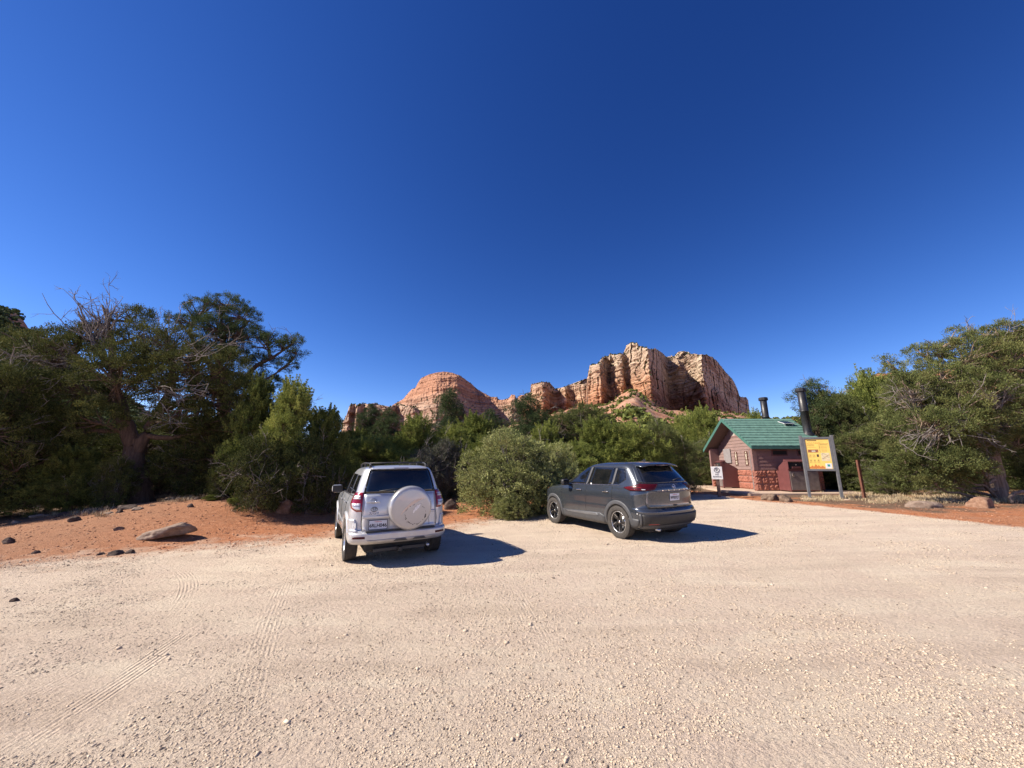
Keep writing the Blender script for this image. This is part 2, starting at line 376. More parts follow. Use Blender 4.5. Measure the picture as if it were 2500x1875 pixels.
def butte(name, top, base, depth, D0, mat, ncol, nrow, amp=1.0, lean=.18, seed=1, crack=1.0, jag=2.0, extra=None, sub=25, dome=0):
    """cliff-sided rock: outline points become a wall with real relief, a rounded top and a far side"""
    p = np.linspace(top[0][0], top[-1][0], ncol)
    yt = np.interp(p, *zip(*top)); yb = np.interp(p, *zip(*base)); dp = pchip(*zip(*depth), p)
    S = (p - 1250) / F * D0                                  # metres along the face
    yt = yt - jag * (fbm(S * .11, 0 * S, seed, 4) - .5) * 2 - jag * .8 * (np.round(vnoise(S * .16, 0 * S, seed + 5) * 3) / 3 - .5)
    x = p - 1250; ut = PH / 2 - yt; ub = PH / 2 - yb
    AX = x / (F * CP - ut * SP)
    Y = D0 + dp
    if not dome: S = np.concatenate([[0], np.cumsum(np.hypot(np.diff(AX * Y), np.diff(Y)))]) * .5
    zt = CAMH + (F * SP + ut * CP) / (F * CP - ut * SP) * Y
    zb = CAMH + (F * SP + ub * CP) / (F * CP - ub * SP) * Y - sub
    H = zt - zb
    v = np.linspace(0, 1, nrow)[:, None]
    z = zb + H * v
    # plan-view relief: buttresses with cracks between, shifting a little with height
    wz = (fbm(z * .03, S * .02, seed + 2) - .5) * 14
    Sw = S + wz
    but = fbm(Sw * .045, z * .008, seed + 3, 3)
    ridg = np.abs(vnoise(Sw * .12, z * .012, seed + 4) * 2 - 1); ridg2 = np.abs(vnoise(Sw * .35, z * .05, seed + 6) * 2 - 1)
    cr = np.clip(1 - ridg * 5, 0, 1) * 5 * crack + np.clip(1 - ridg2 * 4, 0, 1) * 1.8 * crack
    cr = cr * smooth(.35, .6, fbm(S * .05 + 3, z * .045, seed + 31, 3))
    zz = z + (fbm(S * .02, z * 0, seed + 7) - .5) * 10
    led = (np.round(fbm(zz * .13, S * .010, seed + 8, 3) * 11) / 11 - .5) * 12 + (vnoise(zz * .42, S * .03, seed + 9) - .5) * 4.5 + (vnoise(zz * 1.1, S * .06, seed + 19) - .5) * 1.2
    fine = (fbm(S * .3, z * .3, seed + 10, 4) - .5) * 5.5
    blk = (h2(np.floor(Sw * .085 + vnoise(z * .05, S * 0, seed + 21) * 1.2), np.floor(z * .045 + vnoise(S * .05, z * 0, seed + 22) * 1.5), seed) - .5) * 12
    dd = amp * ((but - .5) * 22 - cr + led + fine + blk * (0.25 if dome else 1.0))           # towards the camera
    if extra is not None: dd = dd + extra(p[None, :], z, v)
    endt = np.clip(np.minimum((p - p[0]), (p[-1] - p)) / 14, 0, 1)
    shoulder = (1 - np.sqrt(np.clip(1 - np.clip((v - .86) / .14, 0, 1) ** 2, 0, 1))) * 12 * amp
    setb = lean * (H * v) + shoulder
    if dome: setb = dome * H * (1 - np.sqrt(np.clip(1 - v ** 2 * .96, 0, 1)))
    Yf = Y - dd * endt + setb
    # keep the outline: move each column along its own azimuth
    X = AX * Yf
    zc = zt_fix = CAMH + (z - CAMH) * (Yf / Y) if False else z * 1.0
    zc = z * (1 + (setb[-1] if setb.ndim == 2 else 0) / Y * 0)
    k = 1 + (Yf[-1] - Y) / Y; zc = CAMH + (z - CAMH) * (1 + (k - 1) * v)   # top row stays on its sight line
    V = np.stack([X, Yf, zc], -1)
    # the far side
    nb = 12; back = []
    for i in range(1, nb + 1):
        t = i / nb; yy = Yf[-1] + 60 * t * endt + 4 * t; zz2 = zc[-1] - (zc[-1] - zb) * t ** 2.2 - 1.5 * t
        back.append(np.stack([AX * yy, yy, zz2], -1))
    V = np.concatenate([V, np.stack(back)], 0)
    # closed ends: pull the outermost columns together
    n = V.shape[0]
    o = np_mesh(name, V.reshape(-1, 3), grid_faces(n, ncol), mat, None, False)
    o.data.polygons.foreach_set('use_smooth', np.ones(len(o.data.polygons), bool))
    tag(o, kind='structure'); return o, V[:nrow]

def Z5(l): return [(1280 + .2622 * a, 820 + .2622 * b) for a, b in l]
def Z5d(l): return [(1280 + .2622 * a, b) for a, b in l]
main_top = Z5([(570, 640), (585, 400), (600, 330), (610, 275), (690, 265), (735, 203), (780, 193), (800, 165), (920, 170), (940, 120), (985, 78), (1050, 68), (1068, 105), (1180, 135), (1220, 115), (1290, 165), (1325, 200), (1400, 195), (1430, 150), (1530, 150), (1550, 172), (1640, 175), (1700, 185), (1790, 225), (1840, 290), (1910, 370), (1950, 430), (1990, 520), (2005, 570), (2065, 565), (2085, 600), (2088, 700), (2110, 770)])
main_base = Z5([(570, 680), (700, 650), (900, 590), (1050, 560), (1130, 640), (1300, 790), (1600, 780), (1850, 760), (2110, 770)])
main_dep = Z5d([(560, 8), (600, 0), (700, -14), (730, -4), (780, 12), (800, 6), (905, -12), (935, -2), (1000, -18), (1060, -26), (1150, -54), (1185, -38), (1250, 14), (1340, 84), (1400, 80), (1440, 74), (1560, 52), (1645, 26), (1700, 80), (1800, 160), (1950, 280), (2110, 420)])
def ex_main(p, z, v):
    q = (p - 1280) / .2622
    pil = 26 * np.exp(-((q - 1755) / 45) ** 2 - (np.clip(v - .42, 0, 1) / .13) ** 2) + 22 * np.exp(-((q - 1810 - 10 * v) / 42) ** 2 - (np.clip(v - .26, 0, 1) / .12) ** 2)
    foot = 26 * np.exp(-((q - 1190) / 75) ** 2) * smooth(.42, .22, v) + 14 * smooth(.3, .0, v) * smooth(1250, 1150, q)
    tooth = 10 * np.exp(-((q - 1420) / 60) ** 2 - ((v - .7) / .25) ** 2)
    return pil + foot + tooth
B1, V1 = butte('sandstone_butte', main_top, main_base, main_dep, 430, M_RED, 1100, 320, .85, .12, 11, .9, 3.4, ex_main)
mid_top = Z5([(-20, 620), (10, 545), (55, 530), (62, 450), (120, 440), (200, 430), (240, 440), (290, 490), (350, 480), (395, 470), (470, 430), (540, 415), (560, 400), (600, 400), (680, 420)])
mid_base = Z5([(-20, 640), (60, 640), (180, 760), (300, 740), (450, 680), (680, 660)])
mid_dep = Z5d([(-20, 20), (60, 0), (180, -22), (260, 10), (300, 16), (380, -6), (420, 8), (560, -10), (680, 10)])
B2, V2 = butte('sandstone_outcrop', mid_top, mid_base, mid_dep, 500, M_RED, 420, 170, .75, .2, 31, 1.0, 1.8)
def Z4(l): return [(820 + .2396 * a, 820 + .2396 * b) for a, b in l]
def Z4d(l): return [(820 + .2396 * a, b) for a, b in l]
dome_top = Z4([(500, 860), (570, 710), (640, 670), (690, 640), (730, 590), (770, 545), (810, 530), (835, 480), (870, 430), (940, 396), (1020, 374), (1100, 362), (1180, 374), (1260, 402), (1300, 428), (1370, 480), (1440, 545), (1520, 590), (1580, 620), (1640, 625), (1665, 650), (1700, 650), (1760, 640), (1790, 595), (1825, 600), (1840, 640), (1880, 605), (1930, 600), (1980, 570), (2080, 620)])
dome_base = Z4([(500, 900), (2080, 900)])
dome_dep = Z4d([(500, 120), (640, 60), (850, 10), (1050, -30), (1230, -34), (1290, -8), (1400, 40), (1560, 60), (1700, 50), (1800, 30), (2080, 60)])
B3, V3 = butte('sandstone_dome', dome_top, dome_base, dome_dep, 800, M_PALE, 620, 240, .9, .4, 51, .5, 1.0, lambda p, z, v: 14 * np.sin(z * .05 + p * .03) * (1 - v), 35, .9)
lft_top = Z4([(60, 900), (110, 800), (130, 740), (150, 700), (205, 695), (215, 720), (225, 695), (300, 690), (330, 695), (400, 690), (440, 700), (520, 715), (570, 720), (640, 690), (760, 720), (830, 740), (880, 800)])
lft_base = Z4([(60, 900), (880, 900)])
lft_dep = Z4d([(60, 10), (140, -5), (195, 8), (220, -8), (300, 8), (330, -10), (420, 0), (560, -4), (620, 22), (700, 0), (800, -28), (880, 30)])
B4, V4 = butte('sandstone_bench', lft_top, lft_base, lft_dep, 620, M_PALE, 420, 120, .8, .15, 71, 1.0, 1.6)

# scrubby slope at the foot of the rocks, one sheet over a wide sweep
HP = [(-700, 860), (-300, 850), (0, 990), (200, 1050), (600, 1090), (820, 1070), (950, 1062), (1150, 1050), (1290, 1020), (1340, 1008), (1400, 996), (1480, 980), (1545, 950), (1575, 968), (1640, 1000), (1700, 1005), (1760, 1002), (1830, 1012), (1900, 1020), (2000, 1010), (2100, 985), (2200, 960), (2400, 930), (2700, 850), (3200, 830)]
pa = np.linspace(-700, 3200, 900); rr = 42 + (np.linspace(0, 1, 150) ** 1.3) * 560
hy = pchip(*zip(*HP), pa); u_ = PH / 2 - hy
AZ = (pa - 1250) / (F * CP - u_ * SP); EL = (F * SP + u_ * CP) / (F * CP - u_ * SP)
Rr, Az = np.meshgrid(rr, AZ, indexing='ij'); El = np.meshgrid(rr, EL, indexing='ij')[1]
Xh = Az * Rr; base0 = gz(Xh, Rr) * np.clip(1.2 - (Rr - 42) / 150, 0, 1)
kk = El * 430 / (430 - 42)
Zh = -1.0 + base0 * .7 + np.where(Rr < 415, (Rr - 42) * kk, (415 - 42) * kk + (Rr - 415) * .0) + (fbm(Xh * .03, Rr * .03, 5) - .5) * 9 * smooth(60, 200, Rr) + (fbm(Xh * .15, Rr * .15, 8) - .5) * 3 * smooth(50, 120, Rr)
Zh = np.where(Rr > 470, Zh - (Rr - 470) * .35, Zh)
hs_ = np_mesh('hillside', np.stack([Xh, Rr, Zh], -1).reshape(-1, 3), grid_faces(len(rr), len(pa)), M_HILL, None, True)
tag(hs_, kind='structure')
# dark wooded hill at the far left, red hill behind the right-hand junipers
def hill(name, top, D, mat, seed, amp=1):
    p = np.linspace(top[0][0], top[-1][0], 260); yt = pchip(*zip(*top), p); u = PH / 2 - yt
    AX = (p - 1250) / (F * CP - u * SP); ET = (F * SP + u * CP) / (F * CP - u * SP)
    r = D * (.35 + .65 * np.linspace(0, 1, 110)); R, A = np.meshgrid(r, AX, indexing='ij')
    t = (R - r[0]) / (D - r[0]); Z = -2 + t ** 1.25 * (CAMH + ET * D + 2)
    st = fbm(Z * .12, A * 6, seed, 3); led = (np.round(st * 7) / 7 - .5) * 9
    Yy = R - led * t * amp; X = A * Yy
    Z = Z + (fbm(X * .06, R * .06, seed + 1) - .5) * 10 * t * amp
    V = np.stack([X, Yy, Z], -1); bk = V[-1].copy(); rows = [V]
    for i in range(1, 8):
        b = V[-1].copy(); b[:, 1] += 14 * i; b[:, 0] = AX * b[:, 1]; b[:, 2] -= (i / 7) ** 1.7 * (b[:, 2] + 3); rows.append(b[None])
    V = np.concatenate(rows, 0)
    o = np_mesh(name, V.reshape(-1, 3), grid_faces(V.shape[0], 260), mat, None, True); tag(o, kind='structure'); return V[:110]
VL = hill('wooded_hill', [(-900, 560), (-400, 620), (-120, 700), (0, 752), (45, 775), (75, 805), (110, 830), (180, 880), (300, 960), (420, 1080)], 240, M_RED, 201)
VR = hill('red_hill', [(1900, 1100), (2050, 985), (2150, 918), (2190, 905), (2260, 915), (2330, 900), (2450, 842), (2560, 800), (2800, 760), (3300, 700)], 260, M_RED, 211)
# ------------------------------------------------------------------ foliage
def leaf_mat(name, dark, mid, light, trans=.22, warm=(.22, .17, .07)):
    m = NT(name); t = m.attr('tint')
    oi = m.n('ShaderNodeObjectInfo')
    tt = m.math('ADD', t, m.rf(oi.outputs['Random'], 0, 1, -.08, .08))
    c = m.ramp(tt, [(.12, dark), (.5, mid), (.9, light)])
    c = m.mix(m.rf(m.noise(m.coord(), .9, 3), .56, .74, 0, .45), c, warm)
    d = m.n('ShaderNodeBsdfPrincipled'); m.l(c, d.inputs['Base Color']); d.inputs['Roughness'].default_value = .8; d.inputs['Specular IOR Level'].default_value = .08
    tr = m.n('ShaderNodeBsdfTranslucent'); m.l(c, tr.inputs['Color']); mx = m.n('ShaderNodeMixShader'); mx.inputs[0].default_value = trans
    m.l(d.outputs[0], mx.inputs[1]); m.l(tr.outputs[0], mx.inputs[2]); m.l(mx.outputs[0], m.out.inputs[0]); m.t.nodes.remove(m.p)
    return m.m
L_JUN = leaf_mat('juniper_green', (.045, .062, .020), (.12, .15, .042), (.26, .28, .075))
L_JUNY = leaf_mat('juniper_yellow_green', (.065, .09, .025), (.185, .22, .055), (.36, .38, .10))
L_JUNO = leaf_mat('juniper_olive', (.040, .052, .020), (.10, .122, .042), (.21, .225, .08), .18)
L_JUN_SHADE = leaf_mat('juniper_shade_dark', (.026, .034, .014), (.075, .090, .028), (.19, .20, .062), .12, (.10, .08, .035))  # darker juniper leaves: shade on the left-hand trees put into the colour
L_PIN = leaf_mat('pinyon_green', (.030, .048, .022), (.065, .095, .040), (.12, .155, .062), .15, (.10, .10, .045))
L_BUSH = leaf_mat('bush_sage_green', (.10, .12, .045), (.27, .29, .11), (.50, .51, .23), .3)
L_GREY = leaf_mat('brush_grey_green', (.055, .060, .045), (.12, .125, .09), (.21, .21, .15), .15, (.13, .11, .085))
def bark(name, a, b):
    m = NT(name); P = m.coord(); n = m.noise(m.map(P, (9, 9, 1.2)), 1.4, 6, .7)
    m.base(m.ramp(n, [(.3, a), (.7, b)])).set(Roughness=.9, Normal=m.bump(n, .9, .05)); return m.m
BARK = bark('shaggy_bark', (.05, .03, .022), (.17, .11, .078)); BARKL = bark('pale_bark', (.10, .065, .045), (.36, .27, .20))
DEAD = bark('bare_grey_wood', (.10, .085, .075), (.33, .29, .26)); TWIG = bark('brown_twigs', (.06, .045, .036), (.17, .13, .105))

def tubes(paths, sides=6):
    Vs, Fs, off = [], [], 0
    for pts, rad in paths:
        pts = np.asarray(pts, float); n = len(pts)
        d = np.gradient(pts, axis=0); d /= np.linalg.norm(d, axis=1)[:, None] + 1e-9
        up = np.where(np.abs(d[:, 2:3]) > .95, [[1., 0, 0]], [[0, 0, 1.]])
        s = np.cross(d, up); s /= np.linalg.norm(s, axis=1)[:, None] + 1e-9; t = np.cross(s, d)
        a = np.arange(sides) * 2 * np.pi / sides
        V = pts[:, None] + (s[:, None] * np.cos(a)[None, :, None] + t[:, None] * np.sin(a)[None, :, None]) * np.asarray(rad)[:, None, None]
        Vs.append(V.reshape(-1, 3)); Fs.append(grid_faces(n, sides, True) + off); off += n * sides
    return np.concatenate(Vs), np.concatenate(Fs)
def limb(rng, a, b, r0, r1, n=7, wob=.12, sag=0.0):
    a = np.array(a, float); b = np.array(b, float); t = np.linspace(0, 1, n)[:, None]
    L = np.linalg.norm(b - a); p = a + (b - a) * t
    w = rng.normal(0, wob * L, (n, 3)) * (t * (1 - t) * 2); w = np.cumsum(w, 0) * .5 * (1 - t ** 4)
    p = p + w; p[:, 2] += (sag * L * (t * (1 - t) * 4))[:, 0]
    p[0] = a
    return p, r0 * (1 - t[:, 0]) ** .8 + r1 * t[:, 0] ** .5
def leaves(rng, C, O, R, per, ll, lw, up=.5, tint=None):
    """C clump centres, O outward directions, R clump radii -> quads"""
    n = len(C); N = n * per
    c = np.repeat(C, per, 0); o = np.repeat(O, per, 0); r = np.repeat(R, per)
    u = rng.normal(size=(N, 3)); u /= np.linalg.norm(u, axis=1)[:, None]; q = rng.random(N) ** .45
    pos = c + u * (r * q)[:, None] * np.array([1, 1, .85])
    d = u * .75 + o * .6 + np.array([0, 0, up]) + rng.normal(0, .3, (N, 3)); d /= np.linalg.norm(d, axis=1)[:, None]
    s = np.cross(d, rng.normal(size=(N, 3))); s /= np.linalg.norm(s, axis=1)[:, None] + 1e-9
    L = (ll * rng.uniform(.6, 1.35, N))[:, None]; Wd = (lw * rng.uniform(.6, 1.3, N))[:, None]
    V = np.stack([pos - d * L * .5, pos + s * Wd * .5, pos + d * L * .5, pos - s * Wd * .5], 1).reshape(-1, 3)
    Fq = np.arange(N * 4).reshape(-1, 4)
    ct = rng.random(n) if tint is None else tint
    tt = np.clip(np.repeat(ct, per) * .55 + rng.random(N) * .4 + .03, 0, 1)
    return V, Fq, tt
def lobe_clumps(rng, lobes, dens, rc, lo=.55, zmin=.1, seed=0):
    C, O = [], []
    for (x, y, z, a, b, c) in lobes:
        area = 4 * np.pi * ((a * b) ** 1.6 / 3 + (a * c) ** 1.6 / 3 + (b * c) ** 1.6 / 3) ** (1 / 1.6)
        n = max(4, int(area * dens)); d = rng.normal(size=(n, 3)); d /= np.linalg.norm(d, axis=1)[:, None]
        d[:, 2] = np.where(d[:, 2] < -.3, -d[:, 2] * rng.choice([1, -1], n, p=[.5, .5]), d[:, 2])
        bumpy = .72 + .5 * vnoise(d[:, 0] * 2.4 + 7 + x, d[:, 1] * 2.4 + d[:, 2] * 3.1 + z, seed)
        q = (lo + (1 - lo) * rng.random(n) ** .5) * bumpy
        p = np.array([x, y, z]) + d * np.array([a, b, c]) * q[:, None]
        k = p[:, 2] > zmin; C.append(p[k]); O.append(d[k])
    return np.concatenate(C), np.concatenate(O)
def auto_lobes(rng, H, R, z0, n, prof, size):
    out = []
    for i in range(n):
        h = (i + .5) / n; r = R * prof(h); a = rng.uniform(0, 2 * math.pi) ; q = r * rng.uniform(.25, .8)
        s = size * (.55 + .7 * prof(h)) * rng.uniform(.8, 1.25)
        out.append((math.cos(a) * q, math.sin(a) * q, z0 + (H - z0) * h, s, s, s * rng.uniform(.9, 1.3)))
    return out
def build_tree(name, seed, lobes, H, r0, leafm, barkm, dens=5, rc=.24, per=70, ll=.085, lw=.035, up=.5, forks=None, dead=0, deadspots=None,
               lean=(0, 0), zmin=.1, lo=.55, deadr=.02, twigs=.12, multi=0, spikes=None):
    """meshes of one tree about its foot; returns [(part name, object)]"""
    rng = np.random.default_rng(seed)
    C, O = lobe_clumps(rng, lobes, dens, rc, lo, zmin, seed)
    R = rc * rng.uniform(.65, 1.3, len(C))
    zn = (C[:, 2] / H)
    tint = np.clip(rng.random(len(C)) * .7 + .3 * vnoise(C[:, 0] * .9, C[:, 2] * .9 + C[:, 1], seed), 0, 1)
    V, Fq, tt = leaves(rng, C, O, R, per, ll, lw, up, tint)
    if spikes:                                            # upright feathery tips
        ns, sl = spikes; idx = rng.choice(len(C), ns, p=(zn + .3) ** 2 / ((zn + .3) ** 2).sum()); P2 = []; O2 = []; R2 = []; T2 = []
        for i in idx:
            d = O[i] * .45 + np.array([0, 0, 1.0]) + rng.normal(0, .12, 3); d /= np.linalg.norm(d); L = sl * rng.uniform(.5, 1.2)
            for k in range(5): P2.append(C[i] + d * L * (k / 4)); O2.append(d); R2.append(rc * .62 * (1 - .17 * k)); T2.append(min(1, tint[i] + .12))
        V2, F2, t2 = leaves(rng, np.array(P2), np.array(O2), np.array(R2), max(12, per // 3), ll, lw, 1.0, np.array(T2))
        Fq = np.concatenate([Fq, F2 + len(V)]); V = np.concatenate([V, V2]); tt = np.concatenate([tt, t2])
    paths = []
    top = np.array([lean[0], lean[1], H * .82])
    if multi:
        roots = []
        for i in range(multi):
            a = 2 * math.pi * i / multi + rng.uniform(-.4, .4); b = np.array([math.cos(a), math.sin(a), 0]) * .12
            l = lobes[rng.integers(len(lobes))]; e = np.array(l[:3]); p, r = limb(rng, b, e, r0 * rng.uniform(.6, 1), r0 * .25, 8, .1); paths.append((p, r)); roots.append(p)
    else:
        fk = forks or [((0, 0, 0), top, r0, r0 * .22)]
        roots = []
        for a, b, ra, rb in fk:
            p, r = limb(rng, a, b, ra, rb, 12, .06); 
            if a[2] < .05: r[0] *= 1.35; r[1] *= 1.08
            paths.append((p, r)); roots.append(p)
    allp = np.concatenate(roots)
    for l in lobes:
        c = np.array(l[:3]); cand = allp[allp[:, 2] < max(c[2], allp[:, 2].min() + .01) + .01]
        if not len(cand): cand = allp
        s = cand[np.argmin(np.linalg.norm((cand - c) * [1, 1, .6], axis=1) + np.abs(rng.normal(0, .15, len(cand))))]
        rl = r0 * rng.uniform(.16, .3)
        if np.linalg.norm(c - s) > .15: paths.append(limb(rng, s, c, rl, rl * .3, 8, .09, -.06))
        own = C[np.linalg.norm((C - c) / np.array(l[3:]), axis=1) < 1.25]
        for j in range(int(len(own) * twigs)):
            e = own[rng.integers(len(own))]; q = s + (c - s) * rng.uniform(.4, 1)
            paths.append(limb(rng, q, e, rl * .32, .006, 5, .12))
    Vt, Ft = tubes(paths, 7)
    crown = np_mesh('crown', V, Fq, leafm, None, False, {'tint': ('FACE', tt)})
    Vd = np.zeros((0, 3)); Fd = np.zeros((0, 4), int)
    if dead:
        dp = []
        for j in range(dead):
            if deadspots is not None:
                s0, e0, sp_ = deadspots[rng.integers(len(deadspots))]; s = np.array(s0) + rng.normal(0, .15, 3); e = np.array(e0) + rng.normal(0, sp_ * .75, 3); e = s + (e - s) * rng.uniform(.35, 1.0)
            else:
                i = rng.integers(len(C)); e = C[i] + O[i] * rng.uniform(.1, .55) + [0, 0, rng.uniform(-.1, .3)]; l = lobes[rng.integers(len(lobes))]
                s = C[i] - O[i] * rng.uniform(.4, 1.0)
            p, r = limb(rng, s, e, deadr * rng.uniform(.6, 1.3), .006, 8, .14); dp.append((p, r))
            L = np.linalg.norm(p[-1] - p[0])
            for k in range(rng.integers(3, 8)):
                i0 = rng.integers(2, 8); q = p[i0]; dr = rng.normal(size=3); dr += (p[-1] - p[0]) / L * .8; dr[2] += .2; dr /= np.linalg.norm(dr)
                q2 = q + dr * L * rng.uniform(.12, .34); p2, r2 = limb(rng, q, q2, deadr * .42, .0035, 5, .16); dp.append((p2, r2))
                for kk in range(2):
                    d3 = rng.normal(size=3); d3 /= np.linalg.norm(d3); i1 = rng.integers(1, 5); dp.append(limb(rng, p2[i1], p2[i1] + (d3 * .5 + dr * .5) * L * .13, deadr * .22, .0025, 4, .15))
        Vd, Fd = tubes(dp, 5)
    trunk = np_mesh('trunk', np.concatenate([Vt, Vd]), np.concatenate([Ft, Fd + len(Vt)]), None, None, True, None, [barkm, DEAD], np.concatenate([np.zeros(len(Ft)), np.ones(len(Fd))]))
    parts = [trunk, crown]
    for o in parts: COL.objects.unlink(o)
    return parts
def plant(proto, name, loc, rz, sc, label, cat, group=None):
    """a tree thing: an Empty at its foot with copies of the prototype's parts"""
    t = empty(name, loc, rz, label, cat, group); t.scale = sc if hasattr(sc, '__len__') else (sc,) * 3
    for o in proto:
        c = o.copy(); COL.objects.link(c); c.parent = t
    return t
cone = lambda h: (1 - h) ** .75 * min(1, .55 + h * 2.2)
oval = lambda h: math.sqrt(max(0, 1 - ((h - .42) / .62) ** 2))
dome = lambda h: math.sqrt(max(0, 1 - (h * .96) ** 2))
rg = np.random.default_rng(5)
JA = build_tree('juniper', 1, auto_lobes(rg, 4.4, 1.5, .35, 22, cone, .75), 4.5, .11, L_JUN, BARK, 7.5, .20, 60, .075, .03, .9, spikes=(260, .42), dead=6)
JB = build_tree('juniper', 2, auto_lobes(rg, 4.2, 1.9, .35, 26, oval, .80), 4.5, .14, L_JUNY, BARK, 6.5, .22, 62, .08, .03, .8, spikes=(320, .4), dead=5)
JC = build_tree('juniper', 3, auto_lobes(rg, 4.0, 2.1, .3, 26, oval, .85), 4.5, .16, L_JUNO, BARK, 7.5, .18, 60, .062, .023, .5, spikes=(90, .3), dead=40, deadr=.018)
JD = build_tree('juniper', 4, auto_lobes(rg, 4.4, 1.7, .3, 24, cone, .78), 4.5, .13, L_JUNY, BARK, 7.0, .20, 60, .075, .03, .9, spikes=(300, .5), dead=4)
JE = build_tree('juniper', 13, auto_lobes(rg, 4.0, 2.1, .3, 26, oval, .85), 4.5, .16, L_JUN_SHADE, BARK, 7.5, .18, 60, .062, .023, .5, spikes=(90, .3), dead=40, deadr=.018)
BE = build_tree('bush', 18, auto_lobes(rg, 1.9, 1.5, .2, 20, dome, .55), 2.1, .04, L_JUN_SHADE, TWIG, 10, .17, 40, .055, .03, .3, multi=12, dead=50, deadr=.010, zmin=.05)
PA = build_tree('pinyon', 5, auto_lobes(rg, 5.3, 1.35, 1.2, 20, oval, .62), 5.6, .14, L_PIN, BARK, 7.5, .19, 70, .07, .022, .3, dead=10)
BA = build_tree('bush', 6, auto_lobes(rg, 2.1, 1.7, .25, 26, dome, .62), 2.3, .05, L_BUSH, TWIG, 13, .15, 34, .055, .034, .3, multi=16, lo=.75, dead=12, deadr=.01, zmin=.05)
BB = build_tree('bush', 7, auto_lobes(rg, 1.9, 1.3, .2, 20, dome, .5), 2.0, .035, L_GREY, TWIG, 13, .15, 34, .05, .026, .3, multi=14, dead=70, deadr=.009, zmin=.05)
BD = build_tree('bush', 8, auto_lobes(rg, 1.9, 1.5, .2, 20, dome, .55), 2.1, .04, L_JUNO, TWIG, 10, .17, 40, .055, .03, .3, multi=12, dead=30, deadr=.012, zmin=.05)

def gpt(px, Y):
    """point on the ground at photo column px (taken near the horizon) and depth Y"""
    x = (px - 1250) / (F * CP + 0) * Y; return Vector((x, Y, float(gz(x, Y)) - .05))
def height_for(px, ytop, Y, g=None):
    a, b = ray(px, ytop); z = CAMH + b * Y; x = a * Y; return z - (float(gz(x, Y)) if g is None else g)
def tree_at(proto, H0, px, ytop, Y, wpx, w0, name, label, cat, group=None, rz=0):
    a, b = ray(px, ytop); x = a * Y; g = float(gz(x, Y)); h = CAMH + b * Y - g; s = h / H0
    wd = wpx / F * (Y * CP) / w0
    return plant(proto, name, (x, Y, g - .04), rz, (wd, wd * .95, s), label, cat, group)

# ---- big junipers and the pinyon on the left
b = hit(350, 1196); bx, by, bz = at(350, 1196, 14.5); bz = float(gz(bx, by)) - .05
def Lb(px, py, Y, r, rz_=None, base=(bx, by, bz)):
    p = at(px, py, Y); return (p.x - base[0], p.y - base[1], p.z - base[2], r, r, rz_ or r * .85)
lob = [Lb(*a) for a in [(75, 850, 14.5, 1.1), (140, 870, 14, 1.3), (60, 950, 14, 1.2), (200, 830, 14.8, .9), (330, 785, 15, .8), (345, 820, 14.6, .8), (280, 925, 13.2, 1.15), (300, 880, 13.6, 1.0), (420, 850, 14.2, 1.2), (470, 900, 14, 1.3), (540, 900, 14.6, 1.1),
      (400, 930, 14.0, 1.1), (520, 985, 14.6, 1.2), (450, 1020, 14.0, 1.0), (180, 960, 13.8, 1.2), (130, 1040, 13.4, 1.0), (230, 1030, 13.3, .9), (560, 960, 15.4, 1.2), (250, 800, 14.8, .4), (190, 825, 14.6, .5), (385, 880, 16, 1.3), (300, 980, 15.5, 1.2), (600, 1040, 15, 1.1)]]
def rel(px, py, Y, base): p = at(px, py, Y); return (p.x - base[0], p.y - base[1], p.z - base[2])
Bs = (bx, by, bz)
fk = [((0, 0, 0), rel(325, 1090, 14.3, Bs), .33, .27), (rel(325, 1090, 14.3, Bs), rel(285, 960, 14.2, Bs), .24, .14), (rel(285, 960, 14.2, Bs), rel(250, 745, 14.4, Bs), .15, .03),
      (rel(330, 1110, 14.3, Bs), rel(420, 950, 14.6, Bs), .18, .11), (rel(420, 950, 14.6, Bs), rel(405, 800, 14.6, Bs), .13, .03), (rel(300, 1000, 14.2, Bs), rel(110, 900, 14, Bs), .16, .04), (rel(290, 930, 14.2, Bs), rel(190, 760, 14.4, Bs), .12, .02),
      (rel(400, 1000, 14.4, Bs), rel(560, 930, 14.6, Bs), .14, .03)]
ds = [(rel(240, 830, 14.3, Bs), rel(165, 720, 14.2, Bs), .5), (rel(245, 830, 14.3, Bs), rel(205, 705, 14.2, Bs), .4), (rel(252, 800, 14.3, Bs), rel(262, 700, 14.2, Bs), .35), (rel(252, 820, 14.3, Bs), rel(290, 725, 14.2, Bs), .4), (rel(390, 850, 14.3, Bs), rel(400, 745, 14.2, Bs), .4), (rel(250, 860, 14.3, Bs), rel(180, 745, 14.2, Bs), .6), (rel(255, 850, 14.4, Bs), rel(255, 735, 14.4, Bs), .45), (rel(255, 850, 14.4, Bs), rel(300, 760, 14.3, Bs), .5), (rel(300, 900, 13.9, Bs), rel(180, 960, 13.2, Bs), .8), (rel(400, 950, 14, Bs), rel(480, 990, 12.9, Bs), .8),
      (rel(420, 880, 14, Bs), rel(560, 850, 13.2, Bs), .8), (rel(200, 880, 14.0, Bs), rel(90, 850, 13.1, Bs), .9), (rel(340, 1000, 14, Bs), rel(430, 1060, 13, Bs), .6), (rel(350, 860, 14.3, Bs), rel(390, 790, 14.2, Bs), .5)]
t1 = build_tree('old_juniper', 21, lob, 8.5, .34, L_JUN_SHADE, BARK, 7.0, .20, 84, .07, .024, .6, forks=fk, dead=95, deadspots=ds, deadr=.024, zmin=1.0, lo=.6, twigs=.16)
plant(t1, 'old_juniper', Bs, 0, 1, 'big old juniper with bare dead top branches and thick dark trunk on the red mound', 'tree')
bp = at(560, 1150, 18.0); Bp = (bp.x, bp.y, float(gz(bp.x, bp.y)) - .05)
